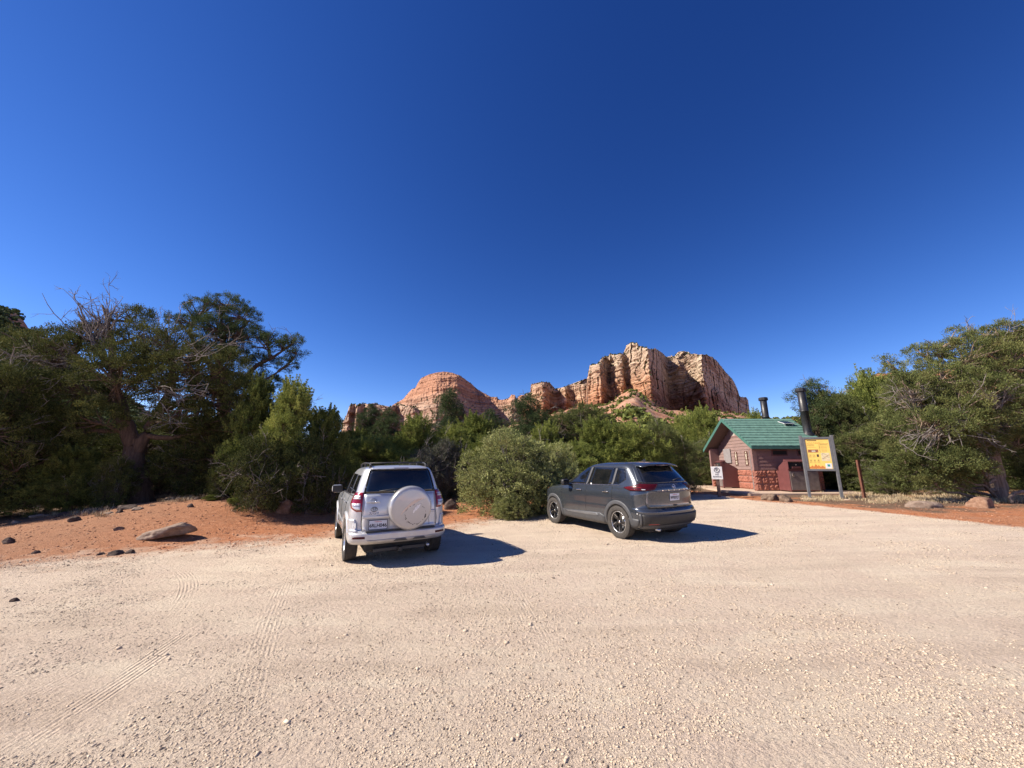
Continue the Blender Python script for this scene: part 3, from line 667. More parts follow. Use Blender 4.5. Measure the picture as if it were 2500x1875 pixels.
lob = [(*rel(px, py, Y, Bp), r, r, r * .62) for px, py, Y, r in [(500, 755, 18, .95), (555, 745, 18, 1.0), (590, 775, 18, 1.0), (530, 800, 17.6, 1.1), (470, 790, 18, .8), (430, 778, 18, .55), (600, 820, 18, 1.1), (650, 835, 17.6, .85), (690, 850, 17.5, .7), (718, 832, 17.4, .55), (725, 862, 17.4, .5), (700, 890, 17.4, .55), (640, 890, 18, .9), (570, 870, 18.4, 1.1), (510, 860, 18.5, 1.0),
       (650, 935, 18, .8), (580, 940, 18, 1.1), (520, 940, 18.6, 1.1), (500, 1010, 18.6, 1.0), (600, 1010, 18.4, 1.0), (550, 820, 19, 1.2)]]
fk = [((0, 0, 0), rel(545, 1000, 18, Bp), .34, .26), (rel(545, 1000, 18, Bp), rel(540, 770, 18, Bp), .26, .04), (rel(548, 960, 18, Bp), rel(700, 850, 17.5, Bp), .14, .03), (rel(545, 930, 18, Bp), rel(450, 800, 18, Bp), .12, .03), (rel(545, 880, 18, Bp), rel(610, 780, 18, Bp), .12, .03), (rel(548, 990, 18, Bp), rel(690, 900, 17.4, Bp), .10, .02)]
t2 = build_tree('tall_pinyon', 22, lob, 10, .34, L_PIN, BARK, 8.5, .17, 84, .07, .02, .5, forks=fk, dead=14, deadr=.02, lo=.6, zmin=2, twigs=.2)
plant(t2, 'pinyon_pine', Bp, 0, 1, 'tall round-topped dark green pinyon pine behind the old juniper', 'tree')

# ---- big juniper at the right edge
br = hit(2440, 1217); Br = (br.x, br.y, br.z - .05); YR = br.y
lob = [(*rel(px, py, YR + dy, Br), r, r, r * .8) for px, py, dy, r in [(2345, 815, 0, .45), (2330, 850, 0, .55), (2400, 818, .3, .6), (2460, 812, 0, .7), (2430, 850, 0, .8), (2520, 830, 0, 1.0), (2285, 862, -.2, .5), (2165, 880, 0, .3), (2205, 925, 0, .4), (2250, 865, 0, .6), (2380, 880, -.3, 1.2), (2460, 900, -.4, 1.3), (2300, 930, -.6, 1.1), (2220, 950, -.6, .95), (2400, 970, -.8, 1.2), (2480, 1000, -.5, 1.2), (2330, 1010, -1, 1.1), (2250, 1030, -1, .95), (2560, 950, 0, 1.5), (2320, 1090, -1, .85), (2270, 1130, -1.1, .85), (2360, 1150, -1.0, .7), (2230, 1100, -.6, .8), (2560, 1060, 0, 1.3), (2385, 1080, -.8, .8), (2180, 905, 0, .5), (2350, 940, .6, 1.2), (2200, 1000, .3, .8), (2480, 870, 1.2, 1.5), (2330, 1165, -1.2, .6), (2280, 1180, -1.3, .5), (2420, 1040, -1, 1.0), (2500, 1090, -.9, .9), (2300, 980, -.6, 1.2), (2350, 1060, -1.1, 1.0), (2240, 1160, -1, .6), (2190, 1140, -.6, .6), (2160, 1060, 0, .8), (2330, 1130, -1.4, .8), (2380, 1145, -1.5, .6), (2250, 1140, -1.2, .8), (2300, 1050, -1.3, 1.0), (2200, 1110, -.9, .7)]]
fk = [((0, 0, 0), rel(2425, 1100, YR, Br), .20, .18), (rel(2425, 1100, YR, Br), rel(2450, 960, YR, Br), .20, .13), (rel(2450, 960, YR, Br), rel(2430, 800, YR, Br), .15, .03), (rel(2428, 1090, YR, Br), rel(2320, 980, YR - .4, Br), .2, .10), (rel(2320, 980, YR - .4, Br), rel(2190, 905, YR, Br), .10, .02), (rel(2440, 1080, YR, Br), rel(2560, 980, YR, Br), .18, .06), (rel(2380, 1040, YR - .2, Br), rel(2250, 1070, YR - .9, Br), .12, .04), (rel(2320, 980, YR - .4, Br), rel(2300, 850, YR, Br), .09, .02)]
ds = [(rel(2440, 880, YR, Br), rel(2440, 785, YR - .2, Br), .35), (rel(2380, 860, YR, Br), rel(2360, 780, YR - .2, Br), .3), (rel(2300, 880, YR, Br), rel(2240, 835, YR, Br), .3), (rel(2260, 930, YR - .3, Br), rel(2180, 895, YR, Br), .25), (rel(2300, 960, YR - .8, Br), rel(2160, 985, YR - 1, Br), .35), (rel(2340, 1000, YR - 1.3, Br), rel(2320, 1080, YR - 1.9, Br), .3), (rel(2380, 1040, YR - 1.2, Br), rel(2440, 1090, YR - 1.8, Br), .4), (rel(2300, 1040, YR - 1.2, Br), rel(2210, 1110, YR - 1.6, Br), .35), (rel(2440, 980, YR - 1, Br), rel(2490, 940, YR - 1.6, Br), .4), (rel(2420, 1000, YR - 1, Br), rel(2380, 960, YR - 2.0, Br), .5)]
t3 = build_tree('right_juniper', 23, lob, 8.5, .27, L_JUNO, BARKL, 8.5, .19, 84, .068, .024, .6, forks=fk, dead=90, deadspots=ds, deadr=.022, lo=.6, zmin=.5, twigs=.16)
plant(t3, 'old_juniper', Br, 0, 1, 'big juniper with pale thick trunk and bleached dead limbs at the right edge', 'tree')

G = 'junipers and pinyons growing around the parking area'
for i, (pr, h0, w0, px, yt, Y, w, rz, lab, nm) in enumerate([
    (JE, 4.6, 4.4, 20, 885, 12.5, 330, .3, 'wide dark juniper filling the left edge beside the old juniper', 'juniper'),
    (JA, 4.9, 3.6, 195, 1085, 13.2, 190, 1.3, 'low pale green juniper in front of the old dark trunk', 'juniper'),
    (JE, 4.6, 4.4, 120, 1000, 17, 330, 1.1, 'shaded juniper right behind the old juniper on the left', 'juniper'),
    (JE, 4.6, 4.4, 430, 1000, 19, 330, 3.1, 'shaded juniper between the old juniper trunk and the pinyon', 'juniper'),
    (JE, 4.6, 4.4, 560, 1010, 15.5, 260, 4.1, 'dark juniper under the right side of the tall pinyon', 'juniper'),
    (JD, 4.95, 3.6, 722, 925, 13.6, 210, .5, 'pointed green juniper with the highest tip left of the silver car', 'juniper'),
    (JA, 4.9, 3.6, 640, 915, 14.2, 190, 2.2, 'slim feathery green juniper under the pinyon, left of the pointed one', 'juniper'),
    (JA, 4.9, 3.6, 800, 990, 14.2, 190, 4.2, 'small dark green juniper right beside the pointed one', 'juniper'),
    (BE, 2.25, 3.5, 768, 1070, 13.0, 200, 4.9, 'low bushy juniper in the dark corner left of the silver car', 'juniper'),
    (PA, 5.6, 2.7, 905, 990, 27, 75, .9, 'slender juniper standing in front of the left end of the pale ridge', 'juniper'),
    (PA, 5.6, 2.7, 955, 1000, 26, 80, 1.9, 'second slender juniper in front of the pale ridge', 'juniper'),
    (JA, 4.9, 3.6, 868, 1045, 20, 170, 3.9, 'dark juniper above the left side of the silver car roof', 'juniper'),
    (JB, 4.8, 4.0, 940, 1066, 19, 180, 2.9, 'low round juniper behind the silver car roof', 'juniper'),
    (JD, 4.95, 3.6, 1018, 1012, 20, 165, 5.9, 'conical yellow-green juniper in front of the left foot of the dome', 'juniper'),
    (PA, 5.6, 2.7, 1093, 955, 28, 95, 4.9, 'tall narrow pinyon standing out against the pale dome', 'tree'),
    (JB, 4.8, 4.0, 1110, 1042, 21, 180, .4, 'rounded green juniper below the narrow pinyon', 'juniper'),
    (JD, 4.95, 3.6, 1160, 1008, 22, 170, 1.4, 'broad yellow-green juniper in front of the right foot of the dome', 'juniper'),
    (PA, 5.6, 2.7, 1205, 1003, 30, 80, 2.4, 'small distant pinyon on the saddle right of the dome', 'tree'),
    (JB, 4.8, 4.0, 1210, 1065, 19, 170, 3.4, 'low juniper just left of the big sage green bush top', 'juniper'),
    (PA, 5.6, 3.2, 1285, 970, 22, 165, 4.4, 'dark broad pinyon rising behind the big sage green bush', 'tree'),
    (JD, 4.95, 3.6, 1330, 1030, 19, 150, 5.4, 'narrow juniper with drooping tips behind the big bush', 'juniper'),
    (JC, 4.6, 4.4, 1405, 990, 24, 200, .2, 'greyish thin juniper below the foot of the outcrop', 'juniper'),
    (JD, 4.95, 3.6, 1455, 1020, 18.5, 200, 1.2, 'bright yellow-green juniper behind the hood of the grey car', 'juniper'),
    (JB, 4.8, 4.0, 1395, 1080, 17.5, 170, 2.2, 'low bright juniper between the big bush and the grey car', 'juniper'),
    (JB, 4.8, 4.0, 1530, 1035, 19, 190, 3.2, 'bright green juniper behind the roof of the grey car', 'juniper'),
    (JD, 4.95, 3.6, 1580, 1060, 17.8, 120, 4.2, 'small pointed light green juniper behind the grey car roof', 'juniper'),
    (JC, 4.6, 4.4, 1606, 1030, 20, 165, 5.2, 'olive juniper with bare twigs right behind the rear of the grey car', 'juniper'),
    (JB, 4.8, 4.0, 1702, 1000, 30, 150, .7, 'tall juniper left of the toilet building roof', 'juniper'),
    (JC, 4.6, 4.4, 1705, 1075, 27.5, 140, 1.7, 'low olive juniper beside the left wall of the toilet building', 'juniper'),
    (JD, 4.95, 3.6, 1840, 1004, 33, 110, 2.7, 'juniper tip showing over the roof ridge between the two vent pipes', 'juniper'),
    (PA, 5.6, 2.9, 1975, 935, 25, 140, 3.7, 'grey-green pinyon right behind the tall vent pipe', 'tree'),
    (JC, 4.6, 4.4, 2035, 958, 24.5, 200, 4.7, 'juniper behind the information board', 'juniper'),
    (JB, 4.8, 4.0, 2115, 915, 26, 190, 5.7, 'tall juniper right of the tall vent pipe', 'juniper'),
    (JC, 4.6, 4.4, 2100, 1040, 21, 220, .1, 'dark spreading juniper right of the rusty post', 'juniper'),
    (JC, 4.6, 4.4, 2215, 915, 22.5, 240, 1.1, 'shaded juniper left of the big right-hand juniper', 'juniper'),
    (JC, 4.6, 4.4, 2400, 1010, 22, 300, 2.1, 'juniper hidden behind the big right-hand juniper', 'juniper'),
    (JC, 4.6, 4.4, 2540, 1060, 17, 300, 3.1, 'juniper cut off by the right edge behind the pale trunk', 'juniper'),
    (JC, 4.6, 4.4, 2020, 1085, 23, 170, 2.6, 'low dark juniper under the right side of the information board', 'juniper')]):
    tree_at(pr, h0, px, yt, Y, w, w0, nm, lab, 'tree', G, rz)
GB = 'bushes growing along the edge of the gravel'
for pr, h0, w0, px, yt, Y, w, rz, lab in [
    (BA, 2.45, 4.0, 1252, 1066, 14.2, 315, 0, 'big rounded sage green bush between the two cars'),
    (BA, 2.45, 4.0, 1348, 1095, 13.6, 170, 2, 'smaller sage green bush touching the front of the grey car'),
    (BA, 2.45, 4.0, 1245, 1205, 12.6, 120, 4, 'low sage green clump at the front foot of the big bush'),
    (BB, 2.2, 3.1, 1092, 1070, 19, 150, 1, 'grey twiggy bush behind the right side of the silver car'),
    (BB, 2.2, 3.1, 1045, 1095, 18, 150, 2, 'grey bush above the silver car roof'),
    (BD, 2.25, 3.5, 1000, 1120, 17, 120, 3, 'dark green bush above the middle of the silver car roof'),
    (BE, 2.25, 3.5, 635, 1065, 12.2, 200, 4, 'dark bush in the shade behind the reddish boulder'),
    (BE, 2.25, 3.5, 720, 1100, 12.6, 170, 5, 'dense dark bush between the two boulders and the silver car'),
    (BE, 2.25, 3.5, 560, 1115, 13.2, 120, 6, 'dark bush in the shade right of the thick trunk'),
    (BE, 2.25, 3.5, 300, 1120, 13.5, 120, 1, 'small dark bush at the left foot of the thick trunk'),
    (BE, 2.25, 3.5, 30, 1060, 12.5, 170, 2, 'dark bush at the bottom of the left edge trees'),
    (BD, 2.25, 3.5, 1716, 1125, 27, 80, 3, 'bush just left of the toilet building wall'),
    (BB, 2.2, 3.1, 1652, 1135, 20, 100, 4, 'low grey bush behind the rear corner of the grey car'),
    (BD, 2.25, 3.5, 2150, 1140, 18.5, 130, 5, 'low dark bush right of the rusty post'),
    (BD, 2.25, 3.5, 2310, 1140, 17.5, 140, 1.5, 'low green bush under the limbs of the right-hand juniper'),
    (JB, 4.8, 4.0, 520, 1205, 12.6, 40, 6, 'small bright green tuft shrub on top of the red mound'),
    (JB, 4.8, 4.0, 573, 1212, 12.3, 30, 3, 'tiny green shrub right of the bright tuft shrub')]:
    tree_at(pr, h0, px, yt, Y, w, w0, 'bush', lab, 'bush', GB, rz)

# ---- scrub dotted over the far slopes and ledges
rng = np.random.default_rng(77)
def scrub(name, P, S, mat, label):
    n = len(P); per = 26
    o = rng.normal(size=(n, 3)); o[:, 2] = np.abs(o[:, 2]); o /= np.linalg.norm(o, axis=1)[:, None]
    N = n * per; u = rng.normal(size=(N, 3)); u /= np.linalg.norm(u, axis=1)[:, None]; s = np.repeat(S, per)
    pos = np.repeat(P, per, 0) + u * (s * rng.random(N) ** .4)[:, None] * [1, 1, .9] + np.array([0, 0, 1]) * (s * .55)[:, None]
    a = rng.normal(size=(N, 3)); a /= np.linalg.norm(a, axis=1)[:, None]; b = np.cross(a, rng.normal(size=(N, 3))); b /= np.linalg.norm(b, axis=1)[:, None]
    w = (s * .42)[:, None]
    V = np.stack([pos - a * w, pos + b * w, pos + a * w, pos - b * w], 1).reshape(-1, 3)
    tt = np.clip(np.repeat(rng.random(n), per) * .5 + rng.random(N) * .4, 0, 1)
    o = np_mesh(name, V, np.arange(N * 4).reshape(-1, 4), mat, None, False, {'tint': ('FACE', tt)})
    tag(o, label, 'scrub', kind='stuff')
hv = np.stack([Xh, Rr, Zh], -1)
Nh = 9000; i = (rng.random(Nh) ** .8 * 118).astype(int); j = rng.integers(0, hv.shape[1] - 1, Nh)
f1 = rng.random(Nh)[:, None]; P_ = hv[i, j] * (1 - f1) + hv[i, j + 1] * f1
k_ = vnoise(P_[:, 0] * .05, P_[:, 1] * .05, 4) > .33
P_ = P_[k_]; scrub('scrub', P_, rng.uniform(.8, 2.0, len(P_)), L_JUN, 'dark green scrub scattered over the slope below the red rocks')
def ledge(Vg, n, lo, hi, s0, s1, steep=.5):
    nr, nc = Vg.shape[:2]; i = rng.integers(int(nr * lo), int(nr * hi) - 1, n * 6); j = rng.integers(1, nc - 2, n * 6)
    d = Vg[i + 1, j] - Vg[i, j]; flat = (d[:, 1] > np.abs(d[:, 2]) * steep); i, j = i[flat][:n], j[flat][:n]
    return Vg[i, j], rng.uniform(s0, s1, len(i))
PP, SS = [], []
for Vg, n, lo, hi, s0, s1, stp in [(V1, 500, .0, .99, .5, 1.2, .9), (V1, 130, .95, .998, .5, 1.1, .2), (V2, 200, .1, .99, .5, 1.2, .9), (V2, 50, .95, .995, .5, 1.1, .2), (V3, 200, .2, .6, 1., 2.4, .8), (V3, 90, .93, .998, .7, 1.5, .1), (V4, 90, .9, .995, .8, 1.8, .2)]:
    p, s = ledge(Vg, n, lo, hi, s0, s1, stp); PP.append(p); SS.append(s)
for Vg, n, s0, s1 in [(VL, 5000, 1.0, 2.4), (VR, 500, .7, 1.5)]:
    nr, nc = Vg.shape[:2]; i = rng.integers(40, nr, n); j = rng.integers(0, nc, n); PP.append(Vg[i, j]); SS.append(rng.uniform(s0, s1, n))
scrub('ledge_scrub', np.concatenate(PP), np.concatenate(SS), L_PIN, 'small dark shrubs on the ledges and tops of the rocks')
# ------------------------------------------------------------------ cars
def paint(name, c, metal=.75, rough=.32, flake=.06, dust=.1):
    m = NT(name); P = m.coord()
    n = m.noise(P, 900, 2); base = m.mix(m.rf(n, .3, .7), tuple(x * (1 - flake) for x in c), tuple(min(1, x * (1 + flake)) for x in c))
    s = m.n('ShaderNodeSeparateXYZ'); m.l(P, s.inputs[0])
    d = m.math('MULTIPLY', m.rf(s.outputs[2], .95, .25, .15, 1), m.rf(m.noise(P, 5, 6, .7), .38, .62))     # road dust, lower down
    d = m.math('MULTIPLY', d, dust * 3)
    m.base(m.mix(d, base, (.42, .31, .23))).set(Metallic=m.rf(d, 0, .6, metal, metal * .5), Roughness=m.rf(d, 0, .5, rough, rough + .25))
    m.p.inputs['Coat Weight'].default_value = .9; m.p.inputs['Coat Roughness'].default_value = .05
    m.set(Normal=m.bump(m.noise(P, 2.2, 2), .04, .02)); return m.m
PA_SIL = paint('silver_paint', (.50, .525, .555), .42, .34, dust=.12); PA_GRY = paint('gunmetal_paint', (.050, .060, .076), .5, .22, dust=.03)
BLK = simple('black_plastic', (.022, .022, .024), .5, 0, .2, 9, .2, 400); BLKM = simple('matt_black', (.012, .012, .012), .8)
CLAD = simple('grey_cladding', (.06, .062, .068), .5, 0, .15, 9, .15, 300); CLADD = simple('dark_cladding', (.02, .02, .022), .55, 0, .15, 9, .15, 300)
RUB = simple('tyre_rubber', (.045, .040, .036), .85, 0, .3, 14, .3, 200); CHR = simple('chrome', (.75, .76, .78), .14, 1.0, .05)
RUBS = simple('tyre_sidewall_dusty', (.10, .085, .07), .85, 0, .3, 9, .3, 200)
ALB = simple('black_alloy', (.018, .018, .020), .3, .3, .1, 9, coat=.5); ALS = simple('machined_alloy', (.62, .63, .65), .3, .9, .08)
REDL = simple('red_lens', (.22, .005, .007), .12, 0, .15, 30, .15, 80, coat=1); REDD = simple('dark_red_lens', (.05, .004, .007), .22, 0, .2, 30, spec=.3)
CLRL = simple('clear_lens', (.62, .60, .60), .15, .3, .2, 40, .3, 120, coat=1); AMB = simple('amber_lens', (.75, .25, .03), .15, coat=1)
WHT = simple('white_enamel', (.78, .78, .76), .45, 0, .05); PLB = simple('plate_blue_ink', (.02, .04, .14), .5); PLR = simple('plate_red_ink', (.5, .03, .03), .5)
PLW = simple('plate_reflective_white', (.56, .59, .66), .5, 0, .06); GAP = simple('panel_gap', (.012, .012, .013), .7)
DKG = simple('dark_underbody', (.018, .017, .016), .8, 0, .3)
def glassm(name, c, r=.02, dust=.25):
    m = NT(name); P = m.coord(); d = m.rf(m.noise(P, 4, 5, .7), .42, .75, 0, dust)
    m.base(m.mix(d, c, (.16, .13, .11))).set(Roughness=m.rf(d, 0, .4, r, .25)); m.p.inputs['Coat Weight'].default_value = .6; m.p.inputs['IOR'].default_value = 1.52
    return m.m
GLS = glassm('tinted_glass', (.006, .007, .008), dust=.08); GLD = glassm('dusty_tinted_glass', (.012, .013, .014), .06, .22)

class Car:
    def __init__(s, rows, Lr=.5, Lf=.9, p=3.0, pf=2.4, barrel=.035, ns=9):
        rows = np.array(rows, float); t = np.arange(len(rows)); tt = np.linspace(0, len(rows) - 1, (len(rows) - 1) * ns + 1)
        s.z, s.xr, s.xf, s.w = [pchip(t, rows[:, k], tt) for k in range(4)]
        s.Lr, s.Lf, s.p, s.pf, s.barrel = Lr, Lf, p, pf, barrel
    def par(s, z): return [np.interp(z, s.z, a) for a in (s.xr, s.xf, s.w)]
    def outline(s, z, n=120):
        """half outline (left side, y>=0), rear centre -> front centre, with cumulative length"""
        xr, xf, w = s.par(z); L = xf - xr; Lr = min(s.Lr, L * .3); Lf = min(s.Lf, L * .4) if z < 1.08 else min(s.Lf + (.42 - s.Lf) * min(1, (z - 1.08) / .1), L * .3)
        a = np.linspace(0, math.pi / 2, n // 3); x1 = xr + Lr * (1 - np.cos(a) ** (2 / s.p)); y1 = np.sin(a) ** (2 / s.p)
        x2 = np.linspace(xr + Lr, xf - Lf, n // 3 + 2)[1:-1]; y2 = np.ones(len(x2))
        x3 = xf - Lf * (1 - np.cos(a[::-1]) ** (2 / s.pf)); y3 = np.sin(a[::-1]) ** (2 / s.pf)
        x = np.concatenate([x1, x2, x3]); y = np.concatenate([y1, y2, y3]) * w
        mid = (s.xf.max() + s.xr.min()) / 2; half = (s.xf.max() - s.xr.min()) / 2
        y = y * (1 - s.barrel * ((x - mid) / half) ** 2)
        return x, y
    def P(s, a, z, mode, off=0.0, side=1):
        """point of the skin: mode 's' a=signed arc length from the rear centre (left +); mode 'x' a = x along the side given by side"""
        if not hasattr(s, 'cache'): s.cache = {}
        if z not in s.cache:
            x, y = s.outline(z, 180); s.cache[z] = (x, y, np.concatenate([[0], np.cumsum(np.hypot(np.diff(x), np.diff(y)))]))
        x, y, d = s.cache[z]
        if mode == 's':
            sg = 1 if a >= 0 else -1; aa = abs(a)
            q = np.array([np.interp(aa, d, x), sg * np.interp(aa, d, y)]); e = .01
            q2 = np.array([np.interp(aa + e, d, x), sg * np.interp(aa + e, d, y)]); q1 = np.array([np.interp(max(aa - e, 0), d, x), sg * np.interp(max(aa - e, 0), d, y)])
            t = (q2 - q1) * sg; t /= np.linalg.norm(t) + 1e-9; nrm = np.array([-t[1], t[0]])      # rear centre: t=+y -> normal -x
        else:
            k = np.argmax(y > y.max() * .55); kk = slice(k, None)
            xs = x[k:]; ys = y[k:]; yy = np.interp(a, xs, ys); e = .02; y2 = np.interp(a + e, xs, ys); y1 = np.interp(a - e, xs, ys)
            q = np.array([a, side * yy]); t = np.array([2 * e, side * (y2 - y1)]); t /= np.linalg.norm(t); nrm = np.array([-t[1], t[0]]) * side
        return q[0] + nrm[0] * off, q[1] + nrm[1] * off, z
    def body(s, nz=None, n=120):
        V = []
        for z in s.z:
            x, y = s.outline(z, n); V.append(np.concatenate([np.stack([x, y, 0 * x + z], 1), np.stack([x, -y, 0 * x + z], 1)[::-1][1:-1]]))
        V = np.array(V); nr, nc = V.shape[:2]; F_ = grid_faces(nr, nc, True)
        return V.reshape(-1, 3), F_, nr, nc
    def patch(s, name, poly, mode, mat, parent, off=.004, side=1, nz=8, nc=12, edge=.02, bulge=0.0):
        """a panel lying on the skin inside a polygon of (a, z) points, with a rim going into the body"""
        poly = [tuple(p) for p in poly]; zs = sorted({p[1] for p in poly}); zl = []
        for z0, z1 in zip(zs, zs[1:]):
            k = max(1, int(round((z1 - z0) / (zs[-1] - zs[0]) * nz))); zl += list(np.linspace(z0, z1, k + 1)[:-1])
        zl = [z + 1e-5 for z in zl] + [zs[-1] - 1e-5]; V = []
        for z in zl:
            xs = []
            for (a0, z0), (a1, z1) in zip(poly, poly[1:] + poly[:1]):
                if (z0 - z) * (z1 - z) < 0: xs.append(a0 + (a1 - a0) * (z - z0) / (z1 - z0))
            lo, hi = min(xs), max(xs); V.append([(lo + (hi - lo) * j / nc, z) for j in range(nc + 1)])
        nr = len(zl); out = []
        for i, row in enumerate(V):
            out.append([s.P(a, z, mode, off + bulge * math.sin(math.pi * min(1, max(0, i / (nr - 1)))) ** .6 * math.sin(math.pi * j / nc) ** .6, side) for j, (a, z) in enumerate(row)])
        rim = []
        idx = [(0, j) for j in range(nc + 1)] + [(i, nc) for i in range(1, nr)] + [(nr - 1, j) for j in range(nc - 1, -1, -1)] + [(i, 0) for i in range(nr - 2, 0, -1)]
        for i, j in idx: rim.append(s.P(*V[i][j], mode, off - edge, side))
        A = np.array(out).reshape(-1, 3); B = np.array(rim); na = len(A); F1 = grid_faces(nr, nc + 1)
        F2 = np.array([[idx[k][0] * (nc + 1) + idx[k][1], na + k, na + (k + 1) % len(idx), idx[(k + 1) % len(idx)][0] * (nc + 1) + idx[(k + 1) % len(idx)][1]] for k in range(len(idx))])
        o = np_mesh(name, np.concatenate([A, B]), [F1, F2], mat, parent, False)
        bm = bmesh.new(); bm.from_mesh(o.data); bmesh.ops.recalc_face_normals(bm, faces=bm.faces); bm.to_mesh(o.data); bm.free()
        o.data.polygons.foreach_set('use_smooth', np.concatenate([np.ones(len(F1), bool), np.zeros(len(F2), bool)])); return o
    def line(s, name, pts, mode, mat, parent, w=.006, off=.003, side=1, closed=False, nseg=8):
        P = []; pts = list(pts) + ([pts[0]] if closed else [])
        for (a0, z0), (a1, z1) in zip(pts, pts[1:]):
            for k in range(nseg): P.append(s.P(a0 + (a1 - a0) * k / nseg, z0 + (z1 - z0) * k / nseg, mode, off, side))
        P.append(s.P(*pts[-1], mode, off, side)); V, F_ = tubes([(np.array(P), np.full(len(P), w / 2))], 6)
        return np_mesh(name, V, F_, mat, parent, True)
    def arch(s, name, xc, zc, r0, r1, mat, parent, side, off=.012, a0=-20, a1=200, lip=.05, n=40):
        V = []; A = np.radians(np.linspace(a0, a1, n)); prof = [(r0, -lip), (r0, off * .9), (r0 + (r1 - r0) * .25, off), (r0 + (r1 - r0) * .8, off * .95), (r1, off * .3), (r1, -.02)]
        for a in A: V.append([s.P(xc + r * math.cos(a), max(zc + r * math.sin(a), s.z[0]), 'x', o, side) for r, o in prof])
        V = np.array(V).reshape(-1, 3); return np_mesh(name, V, grid_faces(n, len(prof)), mat, parent, True)

def cut(me_obj, cyls):
    """subtract wheel wells"""
    cs = []
    for (x, y, z, r, h) in cyls:
        bm = bmesh.new(); bmesh.ops.create_cone(bm, cap_ends=True, segments=64, radius1=r, radius2=r, depth=h)
        bmesh.ops.transform(bm, matrix=Matrix.Translation((x, y, z)) @ Matrix.Rotation(math.pi / 2, 4, 'X'), verts=bm.verts)
        o = bm_obj('cut', bm, BLKM); cs.append(o); md = me_obj.modifiers.new('b', 'BOOLEAN'); md.operation = 'DIFFERENCE'; md.object = o; md.solver = 'EXACT'
    dg = bpy.context.evaluated_depsgraph_get(); me = bpy.data.meshes.new_from_object(me_obj.evaluated_get(dg))
    me_obj.modifiers.clear(); old = me_obj.data; me_obj.data = me; bpy.data.meshes.remove(old)
    for o in cs: bpy.data.objects.remove(o)
    me.materials.clear(); me.materials.append(me_obj['_m']) if False else None
def close_body(car, name, mat, parent, wells):
    V, Fq, nr, nc = car.body()
    bm = bmesh.new(); vs = [bm.verts.new(v) for v in V]
    for f in Fq:
        try: bm.faces.new([vs[i] for i in f])
        except ValueError: pass
    bm.faces.new([vs[i] for i in range(nc)][::-1]); bm.faces.new([vs[(nr - 1) * nc + i] for i in range(nc)])
    bmesh.ops.remove_doubles(bm, verts=bm.verts, dist=1e-5)
    o = bm_obj(name, bm, mat, parent, True)
    o.parent = None; cut(o, wells); o.parent = parent
    me = o.data; me.materials.clear(); me.materials.append(mat); me.materials.append(DKG)
    me.materials
    for p in me.polygons:
        c = p.center; inw = any(abs(math.hypot(c.x - x, c.z - z) - r) < .01 and abs(c.y - y) < h / 2 for x, y, z, r, h in wells) or any(math.hypot(c.x - x, c.z - z) < r and abs(abs(c.y - y) - h / 2) < .01 for x, y, z, r, h in wells)
        p.material_index = 1 if inw or p.center.z < car.z[0] + .001 else 0
        p.use_smooth = p.material_index == 0 and p.center.z > car.z[0] + .001
    return o
